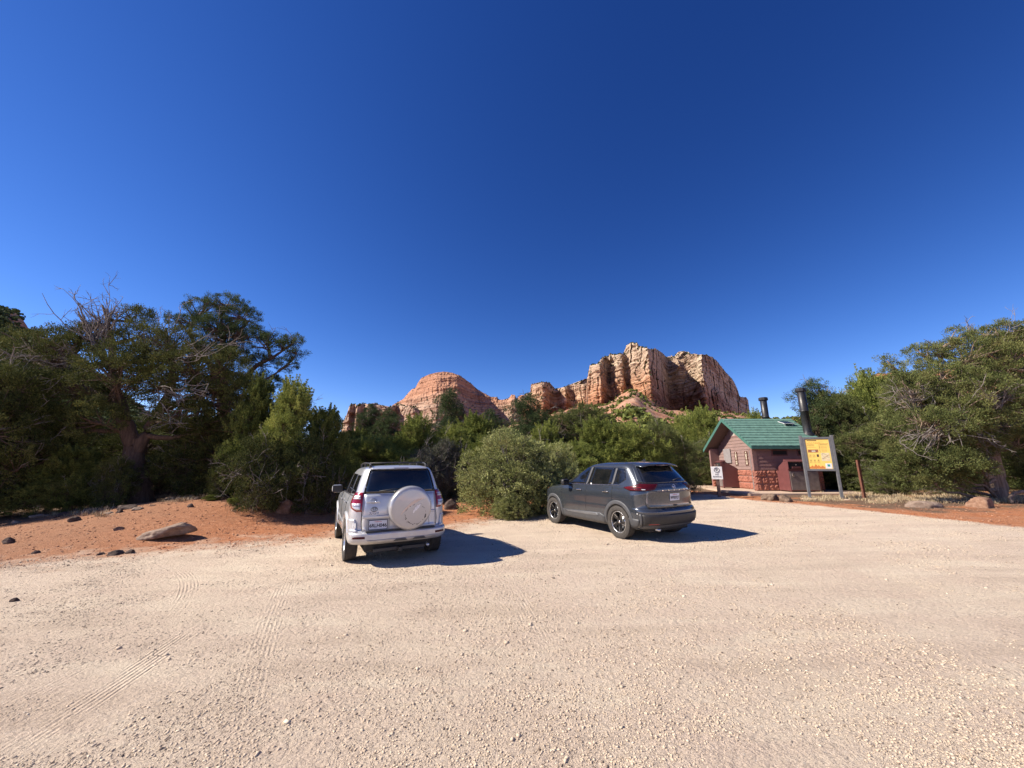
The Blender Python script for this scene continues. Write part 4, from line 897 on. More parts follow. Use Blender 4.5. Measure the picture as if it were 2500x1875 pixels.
def wheel(parent, x, y, R, wd, side, kind, steer=0.0):
    """tyre, rim, hub; axis along y"""
    w = empty('wheel', (x, y, R)); w.parent = parent; w.rotation_euler = (0, 0, steer)
    M = Matrix.Rotation(-math.pi / 2 * side, 4, 'X')            # local z of the lathe -> outward y
    rr = R * .655; h = wd / 2
    prof = [(rr, -h * .8), (rr + .03, -h * .98), (R * .88, -h), (R * .965, -h * .9), (R * .99, -h * .72)]
    for k in range(5):                                           # grooves round the tread
        a = -h * .72 + (h * 1.44) * (k + .5) / 5.5; g = .008
        prof += [(R, a), (R, a + h * .19), (R - g, a + h * .2), (R - g, a + h * .25)]
    prof += [(R * .99, h * .74), (R * .965, h * .9), (R * .88, h), (rr + .03, h * .98), (rr, h * .8)]
    bm = bmesh.new(); add_lathe(bm, prof, M, 72)
    for k in range(72):                                          # shoulder blocks
        a = 2 * math.pi * k / 72
        for sg in (-1, 1): add_box(bm, M @ Vector((math.cos(a) * (R * .985), math.sin(a) * (R * .985), sg * h * .83)), (.018, .018, .018), Matrix.Rotation(-a, 3, 'Y') if True else None)
    t = bm_obj('tyre', bm, RUB, w, False)
    for p in t.data.polygons: p.use_smooth = False
    bm = bmesh.new(); add_lathe(bm, [(rr + .001, h * .72), (rr - .012, h * .76), (rr - .022, h * .72), (rr - .035, h * .3), (rr - .05, -h * .6), (.02, -h * .62), (0, -h * .62)], M, 48)
    rim = bm_obj('rim', bm, ALS if kind == 'silver' else ALB, w, True)
    bm = bmesh.new(); add_lathe(bm, [(rr + .004, h * .70), (rr + .004, h * .79), (rr - .014, h * .80), (rr - .014, h * .70)], M, 48); bm_obj('rim_edge', bm, ALS, w, True)
    bm = bmesh.new(); n = 6 if kind == 'silver' else 5
    def blade(a, r0, r1, w0, w1, skew, z0, z1, th=.018):
        vs = []
        for zz in (-th, 0):
            for r, wv, sk in ((r0, w0, 0), (r1, w1, skew)):
                for sgn in (-1, 1):
                    an = a + sk + sgn * wv / r / 2; z = (z0 if r == r0 else z1) + zz
                    vs.append(bm.verts.new(M @ Vector((r * math.cos(an), r * math.sin(an), z))))
        for f in ((0, 1, 3, 2), (4, 6, 7, 5), (0, 4, 5, 1), (2, 3, 7, 6), (0, 2, 6, 4), (1, 5, 7, 3)): bm.faces.new([vs[i] for i in f])
    for k in range(n):
        a = 2 * math.pi * k / n
        if kind == 'silver': blade(a, .04, rr - .02, .06, .045, 0, h * .55, h * .72)
        else:
            blade(a, .035, rr - .012, .05, .075, .34, h * .5, h * .70); blade(a + .34, .035, rr - .012, .04, .05, .30, h * .44, h * .62)
    bm_obj('spokes', bm, ALS if kind == 'silver' else ALB, w)
    if kind != 'silver':
        bm = bmesh.new()
        for k in range(n):
            a = 2 * math.pi * k / n; blade(a + .17, rr * .45, rr - .012, .008, .012, .23, h * .60, h * .715, .006)
        bm_obj('spoke_trim', bm, ALS, w)
    lathe('hub_cap', [(.032, h * .5), (.03, h * .62), (.022, h * .66), (0, h * .665)], ALS if kind == 'silver' else CHR, w, M, 20)
    bm = bmesh.new(); add_lathe(bm, [(.16, -h * .3), (.16, -h * .2), (0, -h * .2)], M, 24); bm_obj('brake_disc', bm, ALS, w, True)
    return w
def rearM(car, s_, z, off=.01, tilt=0.0):
    x, y, _ = car.P(s_, z, 's', off); x2, y2, _ = car.P(s_ + .03, z, 's', off)
    t = Vector((x2 - x, y2 - y, 0)).normalized()                 # towards +y (left)
    xa = -t; za = Vector((0, 0, 1)); na = xa.cross(za).normalized()
    x3, y3, _ = car.P(s_, z + .03, 's', off); ya = Vector((x3 - x, y3 - y, .03)); ya = (ya - xa * ya.dot(xa)).normalized(); na = xa.cross(ya)
    return Matrix.Translation((x, y, z)) @ Matrix((xa, ya, na)).transposed().to_4x4()
def flat(name, M, sx, sy, th, mat, parent, r=.01, cx=0, cy=0):
    bm = bmesh.new(); add_box(bm, (cx, cy, th / 2), (sx, sy, th), None, min(r, sx * .4, sy * .4, th * .45), 2); bmesh.ops.transform(bm, matrix=M, verts=bm.verts)
    return bm_obj(name, bm, mat, parent)
def ring(name, M, pts, r, mat, parent, closed=True, sides=6):
    V, F_ = tubes([(np.array([M @ Vector((*p, 0)) for p in (pts + [pts[0], pts[1]] if closed else pts)]), np.full(len(pts) + (2 if closed else 0), r))], sides)
    return np_mesh(name, V, F_, mat, parent, True)
def ell(a, b, cx=0, cy=0, n=28): return [(cx + a * math.cos(2 * math.pi * k / n), cy + b * math.sin(2 * math.pi * k / n)) for k in range(n)]

def place_car(root, rl, fl, track, ztilt=0):
    """rear-left and front-left tyre contact points"""
    d = Vector((fl.x - rl.x, fl.y - rl.y, 0)); yaw = math.atan2(d.y, d.x); f = d.normalized(); rt = Vector((f.y, -f.x, 0))
    c = Vector((rl.x, rl.y, 0)) + rt * track / 2
    fc = c + f * 2.68; z0 = float(gz(c.x, c.y)); z1 = float(gz(fc.x, fc.y)); lf = Vector((-f.y, f.x, 0)); zl = float(gz(*(c + lf * .8)[:2])); zr = float(gz(*(c - lf * .8)[:2]))
    root.location = (c.x, c.y, z0 + .0); root.rotation_euler = (math.atan2(zl - zr, 1.6), -math.atan2(z1 - z0, 2.68), yaw)

# ---------------- silver car with the spare wheel on its back door
def silver_car():
    root = empty('parked_car', (0, 0, 0), 0, 'silver compact off-road car with a scratched hard spare wheel cover on its back door', 'car')
    c = Car([(.30, -.66, 3.42, .80), (.34, -.745, 3.47, .865), (.42, -.79, 3.50, .89), (.50, -.80, 3.50, .895), (.535, -.795, 3.5, .895), (.56, -.745, 3.5, .895), (.66, -.735, 3.49, .90), (.80, -.73, 3.47, .905), (.90, -.725, 3.43, .90),
             (.98, -.715, 3.36, .885), (1.04, -.705, 3.2, .865), (1.09, -.70, 2.75, .845), (1.12, -.692, 2.30, .83), (1.20, -.675, 2.1, .80), (1.35, -.64, 1.78, .755), (1.47, -.60, 1.50, .715), (1.56, -.56, 1.28, .68), (1.61, -.525, 1.1, .65), (1.64, -.47, .95, .60), (1.665, -.36, .75, .50), (1.68, -.2, .5, .36), (1.687, 0, .3, .15), (1.688, .05, .2, .02)], Lr=.42, p=3.4)
    wells = [(x, s * .82, .36, .385, .50) for x in (0, 2.66) for s in (1, -1)]
    close_body(c, 'body', PA_SIL, root, wells)
    # bumper: its own moulding standing proud of the body
    bz = Car([(.315, -.78, 3.5, .875), (.36, -.845, 3.5, .90), (.42, -.868, 3.5, .912), (.485, -.868, 3.5, .914), (.515, -.85, 3.5, .912), (.528, -.80, 3.5, .905)], Lr=.40, p=3.2, ns=5)
    V = []; zz = bz.z; ss = np.linspace(-1.19, 1.19, 90)
    for z in zz: V.append([bz.P(a, z, 's') for a in ss])
    V = np.array(V); inner = V[-1].copy(); inner[:, 0] += .12; inner[:, 2] = .530; bot = V[0].copy(); bot[:, 0] += .10
    V = np.concatenate([bot[None], V, inner[None]]); np_mesh('rear_bumper', V.reshape(-1, 3), grid_faces(V.shape[0], 90), PA_SIL, root, True)
    c2 = bz
    # side flanks of the bumper rising to the lamps
    for sg in (1, -1):
        c.patch('bumper_flank', [(sg * .74, .53), (sg * .80, .74), (sg * 1.14, .74), (sg * 1.17, .53)], 's', PA_SIL, root, .014, nz=8, nc=10, edge=.03)
        bz.patch('reflector', [(sg * .63, .425), (sg * .63, .462), (sg * .85, .462), (sg * .86, .425)], 's', REDD, root, .004, nz=3, nc=8, edge=.01)
    flat('step_strip', Matrix.Translation((-.80, 0, .532)), .085, 1.24, .014, BLK, root, .005)
    bz.patch('skid_panel', [(-.60, .322), (-.66, .40), (.60, .40), (.54, .322)], 's', simple('dusty_silver_plastic', (.42, .40, .37), .5, .3), root, .008, nz=4, nc=20, edge=.02, bulge=.006)
    for cy in (-.32, .02): bz.patch('bumper_scoop', [(cy - .13, .352), (cy - .08, .395), (cy + .08, .395), (cy + .13, .352)], 's', CLAD, root, .0185, nz=3, nc=6, edge=.01)
    # back door, glass, gaps
    c.patch('back_door', [(-.665, .545), (-.68, .66), (-.655, 1.16), (.655, 1.16), (.68, .66), (.665, .545)], 's', PA_SIL, root, .012, nz=14, nc=24, edge=.03, bulge=.012)
    c.patch('rear_window', [(-.665, 1.175), (-.655, 1.22), (-.575, 1.565), (-.53, 1.60), (.53, 1.60), (.575, 1.565), (.655, 1.22), (.665, 1.175)], 's', GLS, root, .008, nz=12, nc=20, edge=.02, bulge=.01)
    c.line('window_seal', [(-.675, 1.17), (-.585, 1.57), (-.54, 1.61), (.54, 1.61), (.585, 1.57), (.675, 1.17)], 's', BLK, root, .014, .006)
    c.line('door_gap', [(-.64, 1.16), (-.69, .66), (-.672, .545), (.672, .545), (.69, .66), (.69, 1.16)], 's', GAP, root, .014, .004)
    c.line('door_crease', [(-.66, .80), (-.12, .80)], 's', GAP, root, .004, .024)
    c.line('door_seam', [(-.52, .80), (-.52, .56)], 's', GAP, root, .004, .024)
    # garnish bar, and the plate recess with its shade painted into the silver
    M = rearM(c, .43, .775, .018); flat('garnish_bar', M, .50, .05, .035, PA_SIL, root, .014)
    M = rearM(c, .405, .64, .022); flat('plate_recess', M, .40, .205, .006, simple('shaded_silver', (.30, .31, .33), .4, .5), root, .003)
    pl = flat('licence_plate', Matrix.Translation(M.to_translation() + M.to_3x3() @ Vector((0, 0, .010))) @ M.to_3x3().to_4x4(), .325, .170, .006, simple('plate_frame_dark', (.02, .025, .06), .4), root, .003)
    M2 = M @ Matrix.Translation((0, 0, .0175)); flat('plate_face', M2, .302, .146, .002, PLW, pl, .0008); M3 = M2 @ Matrix.Translation((0, 0, .003))
    text('plate_number', '6RLH046', .084, M3 @ Matrix.Translation((0, -.014, 0)), GAP, pl, .0009, bold=.002, sx=.92); text('plate_state', 'California', .03, M3 @ Matrix.Translation((0, .054, 0)), PLR, pl, .0006)
    # handle, emblem, lettering
    M = rearM(c, .50, 1.03, .02)
    lathe('handle_cup', [(.062, .0), (.06, .004), (.04, .002), (0, .001)], simple('handle_shade', (.33, .34, .36), .35, .6), root, M @ Matrix.Translation((0, .018, .001)) @ Matrix.Diagonal((1, .8, 1, 1)))
    flat('door_handle', M, .235, .030, .032, CHR if False else PA_SIL, root, .012); lathe('lock', [(.016, .03), (.016, .036), (0, .036)], CHR, root, M @ Matrix.Translation((.05, 0, 0)), 16)
    M = rearM(c, .48, .905, .026); e = empty('emblem', (0, 0, 0)); e.parent = root
    EMB = simple('emblem_chrome', (.16, .17, .19), .2, .8); ring('outer_ring', M, ell(.056, .039), .0055, EMB, e); ring('inner_ring', M, ell(.019, .036), .005, EMB, e); ring('top_ring', M, ell(.036, .015, 0, .019), .005, EMB, e)
    text('model_lettering', 'RAV4', .058, rearM(c, .48, .835, .026), simple('lettering_chrome_blue', (.20, .24, .34), .2, .9), root, .002, bold=.002, sx=1.15)
    text('trim_lettering', '4WD', .03, rearM(c, -.60, .83, .026), simple('lettering_blue', (.06, .10, .30), .3, .4), root, .0015, bold=.001, sx=1.3)
    M = rearM(c, .80, .64, .032); st = flat('sticker', M, .068, .078, .0012, WHT, root, .0005)
    for k, (wv, yy) in enumerate([(.045, .028), (.02, .006), (.03, -.012), (.045, -.028)]): flat('sticker_print', M @ Matrix.Translation((0, yy, .0016)), wv, .004, .0006, GAP, st, .0002)
    # tail lamps
    for sg in (1, -1):
        lp = c.patch('tail_light', [(sg * .685, .87), (sg * .675, 1.20), (sg * .86, 1.20), (sg * .945, 1.10), (sg * .955, 1.02), (sg * .90, .93), (sg * .78, .87)], 's', REDL, root, .022, nz=14, nc=10, edge=.04, bulge=.012)
        c.patch('brake_lens', [(sg * .71, 1.085), (sg * .71, 1.15), (sg * .845, 1.15), (sg * .875, 1.085)], 's', CLRL, lp, .036, nz=4, nc=6, edge=.01)
        c.line('lens_divider', [(sg * .705, 1.118), (sg * .87, 1.118)], 's', REDL, lp, .010, .038)
        c.patch('reverse_lens', [(sg * .715, .90), (sg * .71, 1.015), (sg * .885, 1.015), (sg * .86, .95), (sg * .78, .90)], 's', CLRL, lp, .036, nz=5, nc=6, edge=.01)
        c.line('lens_divider', [(sg * .715, .968), (sg * .87, .968)], 's', REDD, lp, .008, .039)
    # spare wheel cover
    S = empty('spare_wheel', (0, 0, 0)); S.parent = root
    M = Matrix.Translation((c.P(-.13, .90, 's')[0] - .05, -.13, .915)) @ Matrix((( 0, 0, -1), (-1, 0, 0), (0, 1, 0))).to_4x4()
    cov = lathe('wheel_cover', [(.345, -.02), (.372, .0), (.386, .03), (.388, .12), (.382, .16), (.368, .185), (.346, .200), (.322, .2035), (.29, .205), (.2, .211), (.1, .2155), (0, .2165)], paint('cover_paint', (.40, .405, .415), .35, .30), S, M, 96)
    lathe('spare_tyre', [(.25, -.055), (.335, -.05), (.35, -.03), (.35, .06)], BLK, S, M, 48)
    # pale beige crescent and the scuffs
    sw = [];
    for k in range(25):
        t = k / 24; x = -.20 + .44 * t; y = -.115 + .27 * (1 - (1 - t) ** 2.2); wv = .030 * math.sin(math.pi * min(1, t * 1.02)) ** .7
        sw.append(((x, y + wv * .6), (x + wv * .5, y - wv)))
    V = []; 
    def zc(x, y): r = math.hypot(x, y); return float(np.interp(r, [0, .1, .2, .29, .318, .334], [.2165, .2155, .211, .205, .2035, .2])) + .0012
    for a, b in sw: V.append(M @ Vector((*a, zc(*a)))); V.append(M @ Vector((*b, zc(*b))))
    np_mesh('pale_crescent', [tuple(v) for v in V], grid_faces(25, 2), simple('beige_crescent', (.62, .50, .40), .5), S)
    rngc = np.random.default_rng(9); VV, FF = [], []
    for k in range(75):
        a = rngc.uniform(0, 2 * math.pi); rr_ = rngc.normal(.20, .007); 
        if rngc.random() < .35: a = rngc.uniform(-2.8, -.1)
        if .9 < a % (2 * math.pi) < 2.9 and rngc.random() < .6: continue
        x = .075 + rr_ * math.cos(a) * .95; y = -.115 + rr_ * math.sin(a) * .85
        if math.hypot(x, y) > .315: continue
        ln = rngc.uniform(.004, .018); th = rngc.uniform(.002, .006); ta = a + math.pi / 2 + rngc.normal(0, .5)
        i0 = len(VV)
        for sx_, sy_ in ((-1, -.6), (1, -1), (.8, 1), (-.6, .7)):
            dx = math.cos(ta) * ln * sx_ - math.sin(ta) * th * sy_; dy = math.sin(ta) * ln * sx_ + math.cos(ta) * th * sy_; VV.append(tuple(M @ Vector((x + dx, y + dy, zc(x + dx, y + dy) + .0006))))
        FF.append([i0, i0 + 1, i0 + 2, i0 + 3])
    np_mesh('scuff_marks', VV, np.array(FF), BLKM, S)['kind'] = 'stuff'
    VV = []
    for t in np.linspace(0, 1, 12):
        x = .03 + .14 * t; y = -.09 + .15 * t ** .7; wv = .022 * math.sin(math.pi * (t * .9 + .08)) + .006 * math.sin(t * 23)
        for q in (-1, 1): VV.append(tuple(M @ Vector((x - wv * q * .7, y + wv * q, zc(x, y) + .0003))))
    np_mesh('worn_patch', VV, grid_faces(12, 2), simple('worn_clearcoat', (.72, .71, .70), .6, .1), S)
    # wiper, aerial, roof rails, third light housing
    p0 = Vector(c.P(.40, 1.215, 's', .03)); p1 = Vector(c.P(-.10, 1.26, 's', .03)); wpr = tube('wiper', [p0, (p0 + p1) / 2 + Vector((-.015, 0, .012)), p1], [.008, .006, .005], BLK, root, 8)
    c.patch('roof_lip', [(-.56, 1.612), (-.54, 1.645), (.54, 1.645), (.56, 1.612)], 's', PA_SIL, root, .045, nz=4, nc=20, edge=.05)
    flat('high_brake_light', rearM(c, -.0, 1.628, .047), .28, .014, .004, REDD, root, .002)
    for sg in (1, -1):
        pts = [(-.36, sg * .53, 1.655), (-.30, sg * .535, 1.70), (-.15, sg * .54, 1.722), (.5, sg * .55, 1.735), (1.0, sg * .54, 1.722), (1.14, sg * .53, 1.69), (1.18, sg * .525, 1.64)]
        r_ = tube('roof_rail', pts, .015, BLK, root, 10)
        for x_ in (-.33, .42, 1.12): box('rail_foot', (x_ - .05, sg * .54 - .02, 1.60), (x_ + .05, sg * .54 + .02, 1.715 if x_ > -.2 else 1.70), BLK, r_, .008)
    for x_ in (-.05, .85): tube('cross_bar', [(x_, -.55, 1.725), (x_, 0, 1.74), (x_, .55, 1.725)], .012, BLK, root, 10)
    tube('aerial', [(-.22, -.03, 1.675), (-.235, -.03, 1.70), (-.33, -.04, 1.86)], [.014, .006, .003], BLK, root, 8)
    # side glazing and trim, both sides
    for sd in (1, -1):
        c.patch('quarter_window', [(-.42, 1.17), (-.30, 1.50), (.10, 1.50), (.12, 1.15)], 'x', GLS, root, .006, sd, 8, 8, .02)
        c.patch('side_window', [(.20, 1.14), (.18, 1.51), (.92, 1.52), (.98, 1.13)], 'x', GLS, root, .006, sd, 8, 8, .02)
        c.patch('side_window', [(1.06, 1.13), (1.02, 1.51), (1.20, 1.51), (1.75, 1.24), (1.88, 1.13)], 'x', GLS, root, .006, sd, 8, 8, .02)
        c.line('window_trim', [(-.44, 1.13), (1.95, 1.115)], 'x', BLK, root, .016, .006, sd)
        c.line('door_gap', [(.55, .52), (.22, .70), (.16, 1.14)], 'x', GAP, root, .006, .003, sd); c.line('door_gap', [(1.05, .42), (1.02, 1.12)], 'x', GAP, root, .006, .003, sd); c.line('door_gap', [(2.05, .42), (2.1, .8), (1.95, 1.10)], 'x', GAP, root, .006, .003, sd)
        for x_ in (.34, 1.20): 
            q = c.P(x_, .99, 'x', .028, sd); box('door_handle', (x_ - .09, q[1] - .014, .975), (x_ + .09, q[1] + .014, 1.003), PA_SIL, root, .01)
        for x_ in (0, 2.66): c.arch('wheel_arch_flare', x_, .36, .385, .475, PA_SIL, root, sd, .026, -12, 192)
        c.patch('side_moulding', [(.52, .50), (.50, .60), (2.12, .60), (2.14, .50)], 'x', PA_SIL, root, .02, sd, 4, 14, .03)
        q = c.P(1.72, 1.16, 'x', .0, sd); mr = empty('side_mirror', (0, 0, 0)); mr.parent = root
        bm = bmesh.new(); add_box(bm, (q[0], q[1] + sd * .17, 1.17), (.13, .22, .17), None, .05, 4); bm_obj('mirror_shell', bm, PA_SIL, mr, True)
        box('mirror_glass', (q[0] - .078, q[1] + sd * .062, 1.092), (q[0] - .060, q[1] + sd * .27, 1.245), BLK, mr, .002); tube('mirror_arm', [(q[0] + .02, q[1] - sd * .03, 1.12), (q[0], q[1] + sd * .08, 1.13)], .025, BLK, mr)
        c.patch('headlight', [(3.05, .80), (2.95, .98), (3.25, 1.0), (3.40, .86)], 'x', CLRL, root, .006, sd, 5, 8, .02)
        box('mud_shadow_panel', (-.45, sd * .60, .30), (-.28, sd * .86, .52), DKG, root, .01) if False else None
    # windscreen over the raked front skin
    c.patch('windscreen', [(-3.2, 1.13), (-3.2, 1.135), (-3.2, 1.14)][:0] or [(.0, 0)], 's', GLS, root) if False else None
    # underbody, hitch, exhaust
    box('underbody', (-.62, -.60, .22), (3.2, .60, .42), DKG, root, .02)
    box('tow_crossbar', (-.72, -.46, .225), (-.66, .46, .285), BLK, root, .008); box('tow_receiver', (-.80, -.035, .215), (-.60, .035, .285), CLADD, root, .006)
    tube('exhaust_pipe', [(-.45, -.52, .27), (-.74, -.52, .26)], .028, ALS, root)
    tube('rear_axle', [(0, -.7, .36), (0, .7, .36)], .045, DKG, root)
    for x_ in (0, 2.66):
        for sd in (1, -1): wheel(root, x_, sd * .79, .36, .225, sd, 'silver', 0)
    for o in root.children:
        if o.name.split('.')[0] not in ('wheel', 'underbody', 'exhaust_pipe', 'rear_axle', 'tow_crossbar', 'tow_receiver'): o.location.z += .055
    return root
car1 = silver_car()
place_car(car1, hit(838, 1370), hit(819, 1312), 1.76)

# ---------------- dark grey car
def grey_car():
    root = empty('parked_car', (0, 0, 0), 0, 'dark grey family sport utility car with black alloy wheels parked beside the big bush', 'car')
    c = Car([(.24, -.66, 3.40, .78), (.30, -.80, 3.50, .86), (.42, -.90, 3.56, .895), (.55, -.925, 3.60, .91), (.63, -.925, 3.62, .915), (.68, -.905, 3.62, .915), (.72, -.865, 3.62, .912), (.80, -.85, 3.62, .915), (.90, -.845, 3.60, .92), (.97, -.85, 3.54, .918), (1.01, -.862, 3.45, .91), (1.05, -.866, 3.30, .898), (1.10, -.868, 2.9, .882),
             (1.145, -.862, 2.55, .868), (1.18, -.848, 2.34, .856), (1.26, -.80, 2.16, .822), (1.40, -.685, 1.88, .775), (1.51, -.585, 1.66, .738), (1.60, -.50, 1.46, .705), (1.65, -.45, 1.31, .675), (1.685, -.40, 1.14, .62), (1.708, -.30, .92, .52), (1.722, -.1, .55, .36), (1.729, .1, .40, .15), (1.730, .15, .3, .02)], Lr=.5, p=2.9, pf=2.3)
    wells = [(x, s * .82, .365, .395, .52) for x in (0, 2.705) for s in (1, -1)]
    close_body(c, 'body', PA_GRY, root, wells)
    # tailgate
    c.patch('tailgate', [(-.70, .715), (-.745, .80), (-.70, 1.22), (.70, 1.22), (.745, .80), (.70, .715)], 's', PA_GRY, root, .010, nz=12, nc=24, edge=.02, bulge=.012)
    c.line('tailgate_gap', [(.74, 1.24), (.66, 1.10), (.755, .80), (.71, .71), (-.71, .71), (-.755, .80), (-.66, 1.10), (-.74, 1.24)], 's', GAP, root, .009, .004)
    c.patch('rear_window', [(-.71, 1.245), (-.70, 1.27), (-.58, 1.61), (.58, 1.61), (.70, 1.27), (.71, 1.245)], 's', GLS, root, .006, nz=12, nc=20, edge=.02, bulge=.006)
    for sg in (1, -1): c.patch('window_side_fin', [(sg * .71, 1.26), (sg * .585, 1.625), (sg * .67, 1.625), (sg * .84, 1.26)], 's', PA_GRY, root, .012, nz=8, nc=6, edge=.02)
    # spoiler
    V = []
    for x_, zt, zb, w in ((-.10, 1.727, 1.67, .54), (-.32, 1.714, 1.65, .575), (-.50, 1.690, 1.635, .59), (-.60, 1.668, 1.622, .585), (-.63, 1.650, 1.625, .575)):
        V.append([(x_ + .05 * (y / w) ** 2, y, zt - .055 * (y / w) ** 4) for y in np.linspace(-w, w, 20)] + [(x_ + .05 * (y / w) ** 2, y, zb - .03 * (y / w) ** 6) for y in np.linspace(w, -w, 20)])
    V = np.array(V); sp_ = np_mesh('roof_spoiler', V.reshape(-1, 3), grid_faces(5, 40, True), PA_GRY, root, True)
    bm = bmesh.new(); bm.from_mesh(sp_.data); bm.verts.ensure_lookup_table(); bm.faces.new([bm.verts[160 + k] for k in range(40)]); bmesh.ops.recalc_face_normals(bm, faces=bm.faces); bm.to_mesh(sp_.data); bm.free()
    box('high_brake_light', (-.638, -.20, 1.630), (-.620, .20, 1.644), REDD, root, .002)
    # wiper
    p0 = Vector(c.P(-.12, 1.29, 's', .02)); p1 = Vector(c.P(-.50, 1.32, 's', .02)); tube('wiper', [p0, (p0 + p1) / 2 + Vector((-.012, 0, .03)), p1], [.014, .008, .005], BLK, root, 8)
    # lamps wrapping round the corner
    for sg in (1, -1):
        lp = c.patch('tail_light', [(sg * .40, 1.228), (sg * .54, 1.105), (sg * .68, 1.085), (sg * 1.10, 1.085), (sg * 1.29, 1.145), (sg * 1.17, 1.172), (sg * .98, 1.195), (sg * .80, 1.243)], 's', REDD, root, .016, nz=10, nc=26, edge=.03, bulge=.004)
        c.line('light_bar', [(sg * .80, 1.16), (sg * 1.02, 1.165), (sg * 1.22, 1.148)], 's', REDL, lp, .014, .020); c.line('light_bar', [(sg * .90, 1.112), (sg * 1.04, 1.118), (sg * 1.18, 1.128)], 's', REDL, lp, .010, .021)
        c.patch('reverse_lens', [(sg * .74, 1.105), (sg * .73, 1.125), (sg * .82, 1.125), (sg * .80, 1.105)], 's', CLRL, lp, .022, nz=3, nc=6, edge=.01)
    c.line('chrome_spear', [(-.68, 1.085), (-.3, 1.055), (0, 1.05), (.3, 1.055), (.68, 1.085)], 's', PA_GRY, root, .022, .016)
    # emblem, lettering, plate
    M = rearM(c, -.02, 1.165, .028); e = empty('emblem', (0, 0, 0)); e.parent = root; ring('emblem_ring', M, ell(.046, .042), .0055, CHR, e); flat('emblem_bar', M, .098, .016, .004, CHR, e, .002)
    for k, ch in enumerate('ROGUE'): text('badge_letter', ch, .032, rearM(c, .34 - .17 * k, 1.085, .030), CHR, root, .0015, bold=.001, sx=1.3)
    flat('trim_badge', rearM(c, -.47, 1.10, .028), .035, .02, .003, CHR, root, .001)
    M = rearM(c, -.02, .935, .030) ; pl = flat('licence_plate', M, .305, .153, .004, PLW, root, .0018); M3 = M @ Matrix.Translation((0, 0, .005))
    text('plate_number', '9PPB927', .086, M3 @ Matrix.Translation((0, -.016, 0)), GAP, pl, .0008, bold=.0018, sx=.88); text('plate_state', 'California', .032, M3 @ Matrix.Translation((0, .052, 0)), PLR, pl, .0005)
    lathe('handle_pad', [(.05, 0), (.05, .006), (.03, .004), (0, .002)], BLK, root, rearM(c, -.02, .762, .018) @ Matrix.Diagonal((1.3, .4, 1, 1)), 20)
    # bumper with black insert
    c.patch('bumper_insert', [(-.86, .36), (-.90, .585), (.90, .585), (.86, .36)], 's', CLADD, root, .030, nz=8, nc=30, edge=.05, bulge=.008)
    c.patch('lower_valance', [(-.84, .265), (-.86, .355), (.86, .355), (.84, .265)], 's', CLAD, root, .016, nz=4, nc=30, edge=.05)
    for sg in (1, -1):
        c.patch('reflector', [(sg * .50, .375), (sg * .52, .395), (sg * .74, .395), (sg * .74, .375)], 's', REDL, root, .034, nz=3, nc=6, edge=.01)
        c.patch('bumper_blade', [(sg * .86, .345), (sg * .905, .60), (sg * .95, .60), (sg * .905, .345)], 's', CLAD, root, .036, nz=6, nc=3, edge=.04)
        c.patch('corner_cladding', [(sg * .91, .27), (sg * .95, .48), (sg * 1.36, .50), (sg * 1.30, .27)], 's', CLAD, root, .013, nz=6, nc=12, edge=.02)
        M = rearM(c, sg * 1.0, .60, .006); lathe('parking_sensor', [(.013, 0), (.013, .003), (0, .003)], WHT if sg > 0 else CLAD, root, M, 14)
    tube('exhaust_pipe', [(-.5, .42, .25), (-.78, .42, .245)], .03, ALS, root)
    for sd in (1, -1):
        c.patch('side_window', [(1.18, 1.175), (1.08, 1.59), (1.34, 1.585), (1.76, 1.38), (2.08, 1.175)], 'x', GLS, root, .006, sd, 10, 10, .02)
        c.patch('side_window', [(.22, 1.20), (.16, 1.58), (.98, 1.595), (1.09, 1.18)], 'x', GLS, root, .006, sd, 8, 8, .02)
        c.patch('quarter_window', [(-.24, 1.33), (-.16, 1.55), (.07, 1.58), (.13, 1.215), (-.02, 1.205)], 'x', GLS, root, .006, sd, 8, 8, .02)
        c.line('window_chrome', [(-.10, 1.192), (1.0, 1.168), (2.14, 1.16)], 'x', CHR, root, .010, .006, sd); c.line('window_surround', [(2.12, 1.165), (1.80, 1.39), (1.38, 1.602), (.9, 1.612), (0, 1.602), (-.20, 1.57)], 'x', BLK, root, .016, .004, sd)
        c.patch('door_pillar', [(1.10, 1.175), (.99, 1.60), (1.07, 1.59), (1.17, 1.17)], 'x', CLAD, root, .007, sd, 6, 3, .02)
        c.patch('door_pillar', [(.14, 1.205), (.08, 1.58), (.15, 1.58), (.21, 1.20)], 'x', CLAD, root, .007, sd, 6, 3, .02)
        c.line('door_gap', [(.46, .42), (.40, .68), (.16, .82), (.16, 1.15)], 'x', GAP, root, .006, .002, sd); c.line('door_gap', [(1.16, .38), (1.16, .9), (1.10, 1.14)], 'x', GAP, root, .006, .002, sd); c.line('door_gap', [(2.16, .38), (2.26, .8), (2.2, 1.10)], 'x', GAP, root, .006, .002, sd)
        c.line('roof_seam', [(-.36, 1.64), (.2, 1.655), (.9, 1.645)], 'x', GAP, root, .006, .002, sd) if False else None
        for x_ in (.36, 1.40):
            q = c.P(x_, 1.025, 'x', .03, sd); hd = box('door_handle', (x_ - .10, q[1] - .013, 1.012), (x_ + .10, q[1] + .013, 1.042), CHR if sd > 0 else PA_GRY, root, .011)
            lathe('handle_cup', [(.055, 0), (.05, .002), (0, .0015)], GAP, hd, Matrix.Translation(c.P(x_, 1.025, 'x', .001, sd)) @ Matrix.Rotation(-math.pi / 2 * sd, 4, 'X') @ Matrix.Diagonal((1.2, .7, 1, 1)), 20)
        for x_ in (0, 2.705): c.arch('wheel_arch_trim', x_, .365, .392, .485, CLAD, root, sd, .014, -18, 198)
        c.patch('sill_cladding', [(.46, .245), (.44, .44), (.62, .515), (2.20, .47), (2.22, .245)], 'x', CLAD, root, .016, sd, 8, 16, .03)
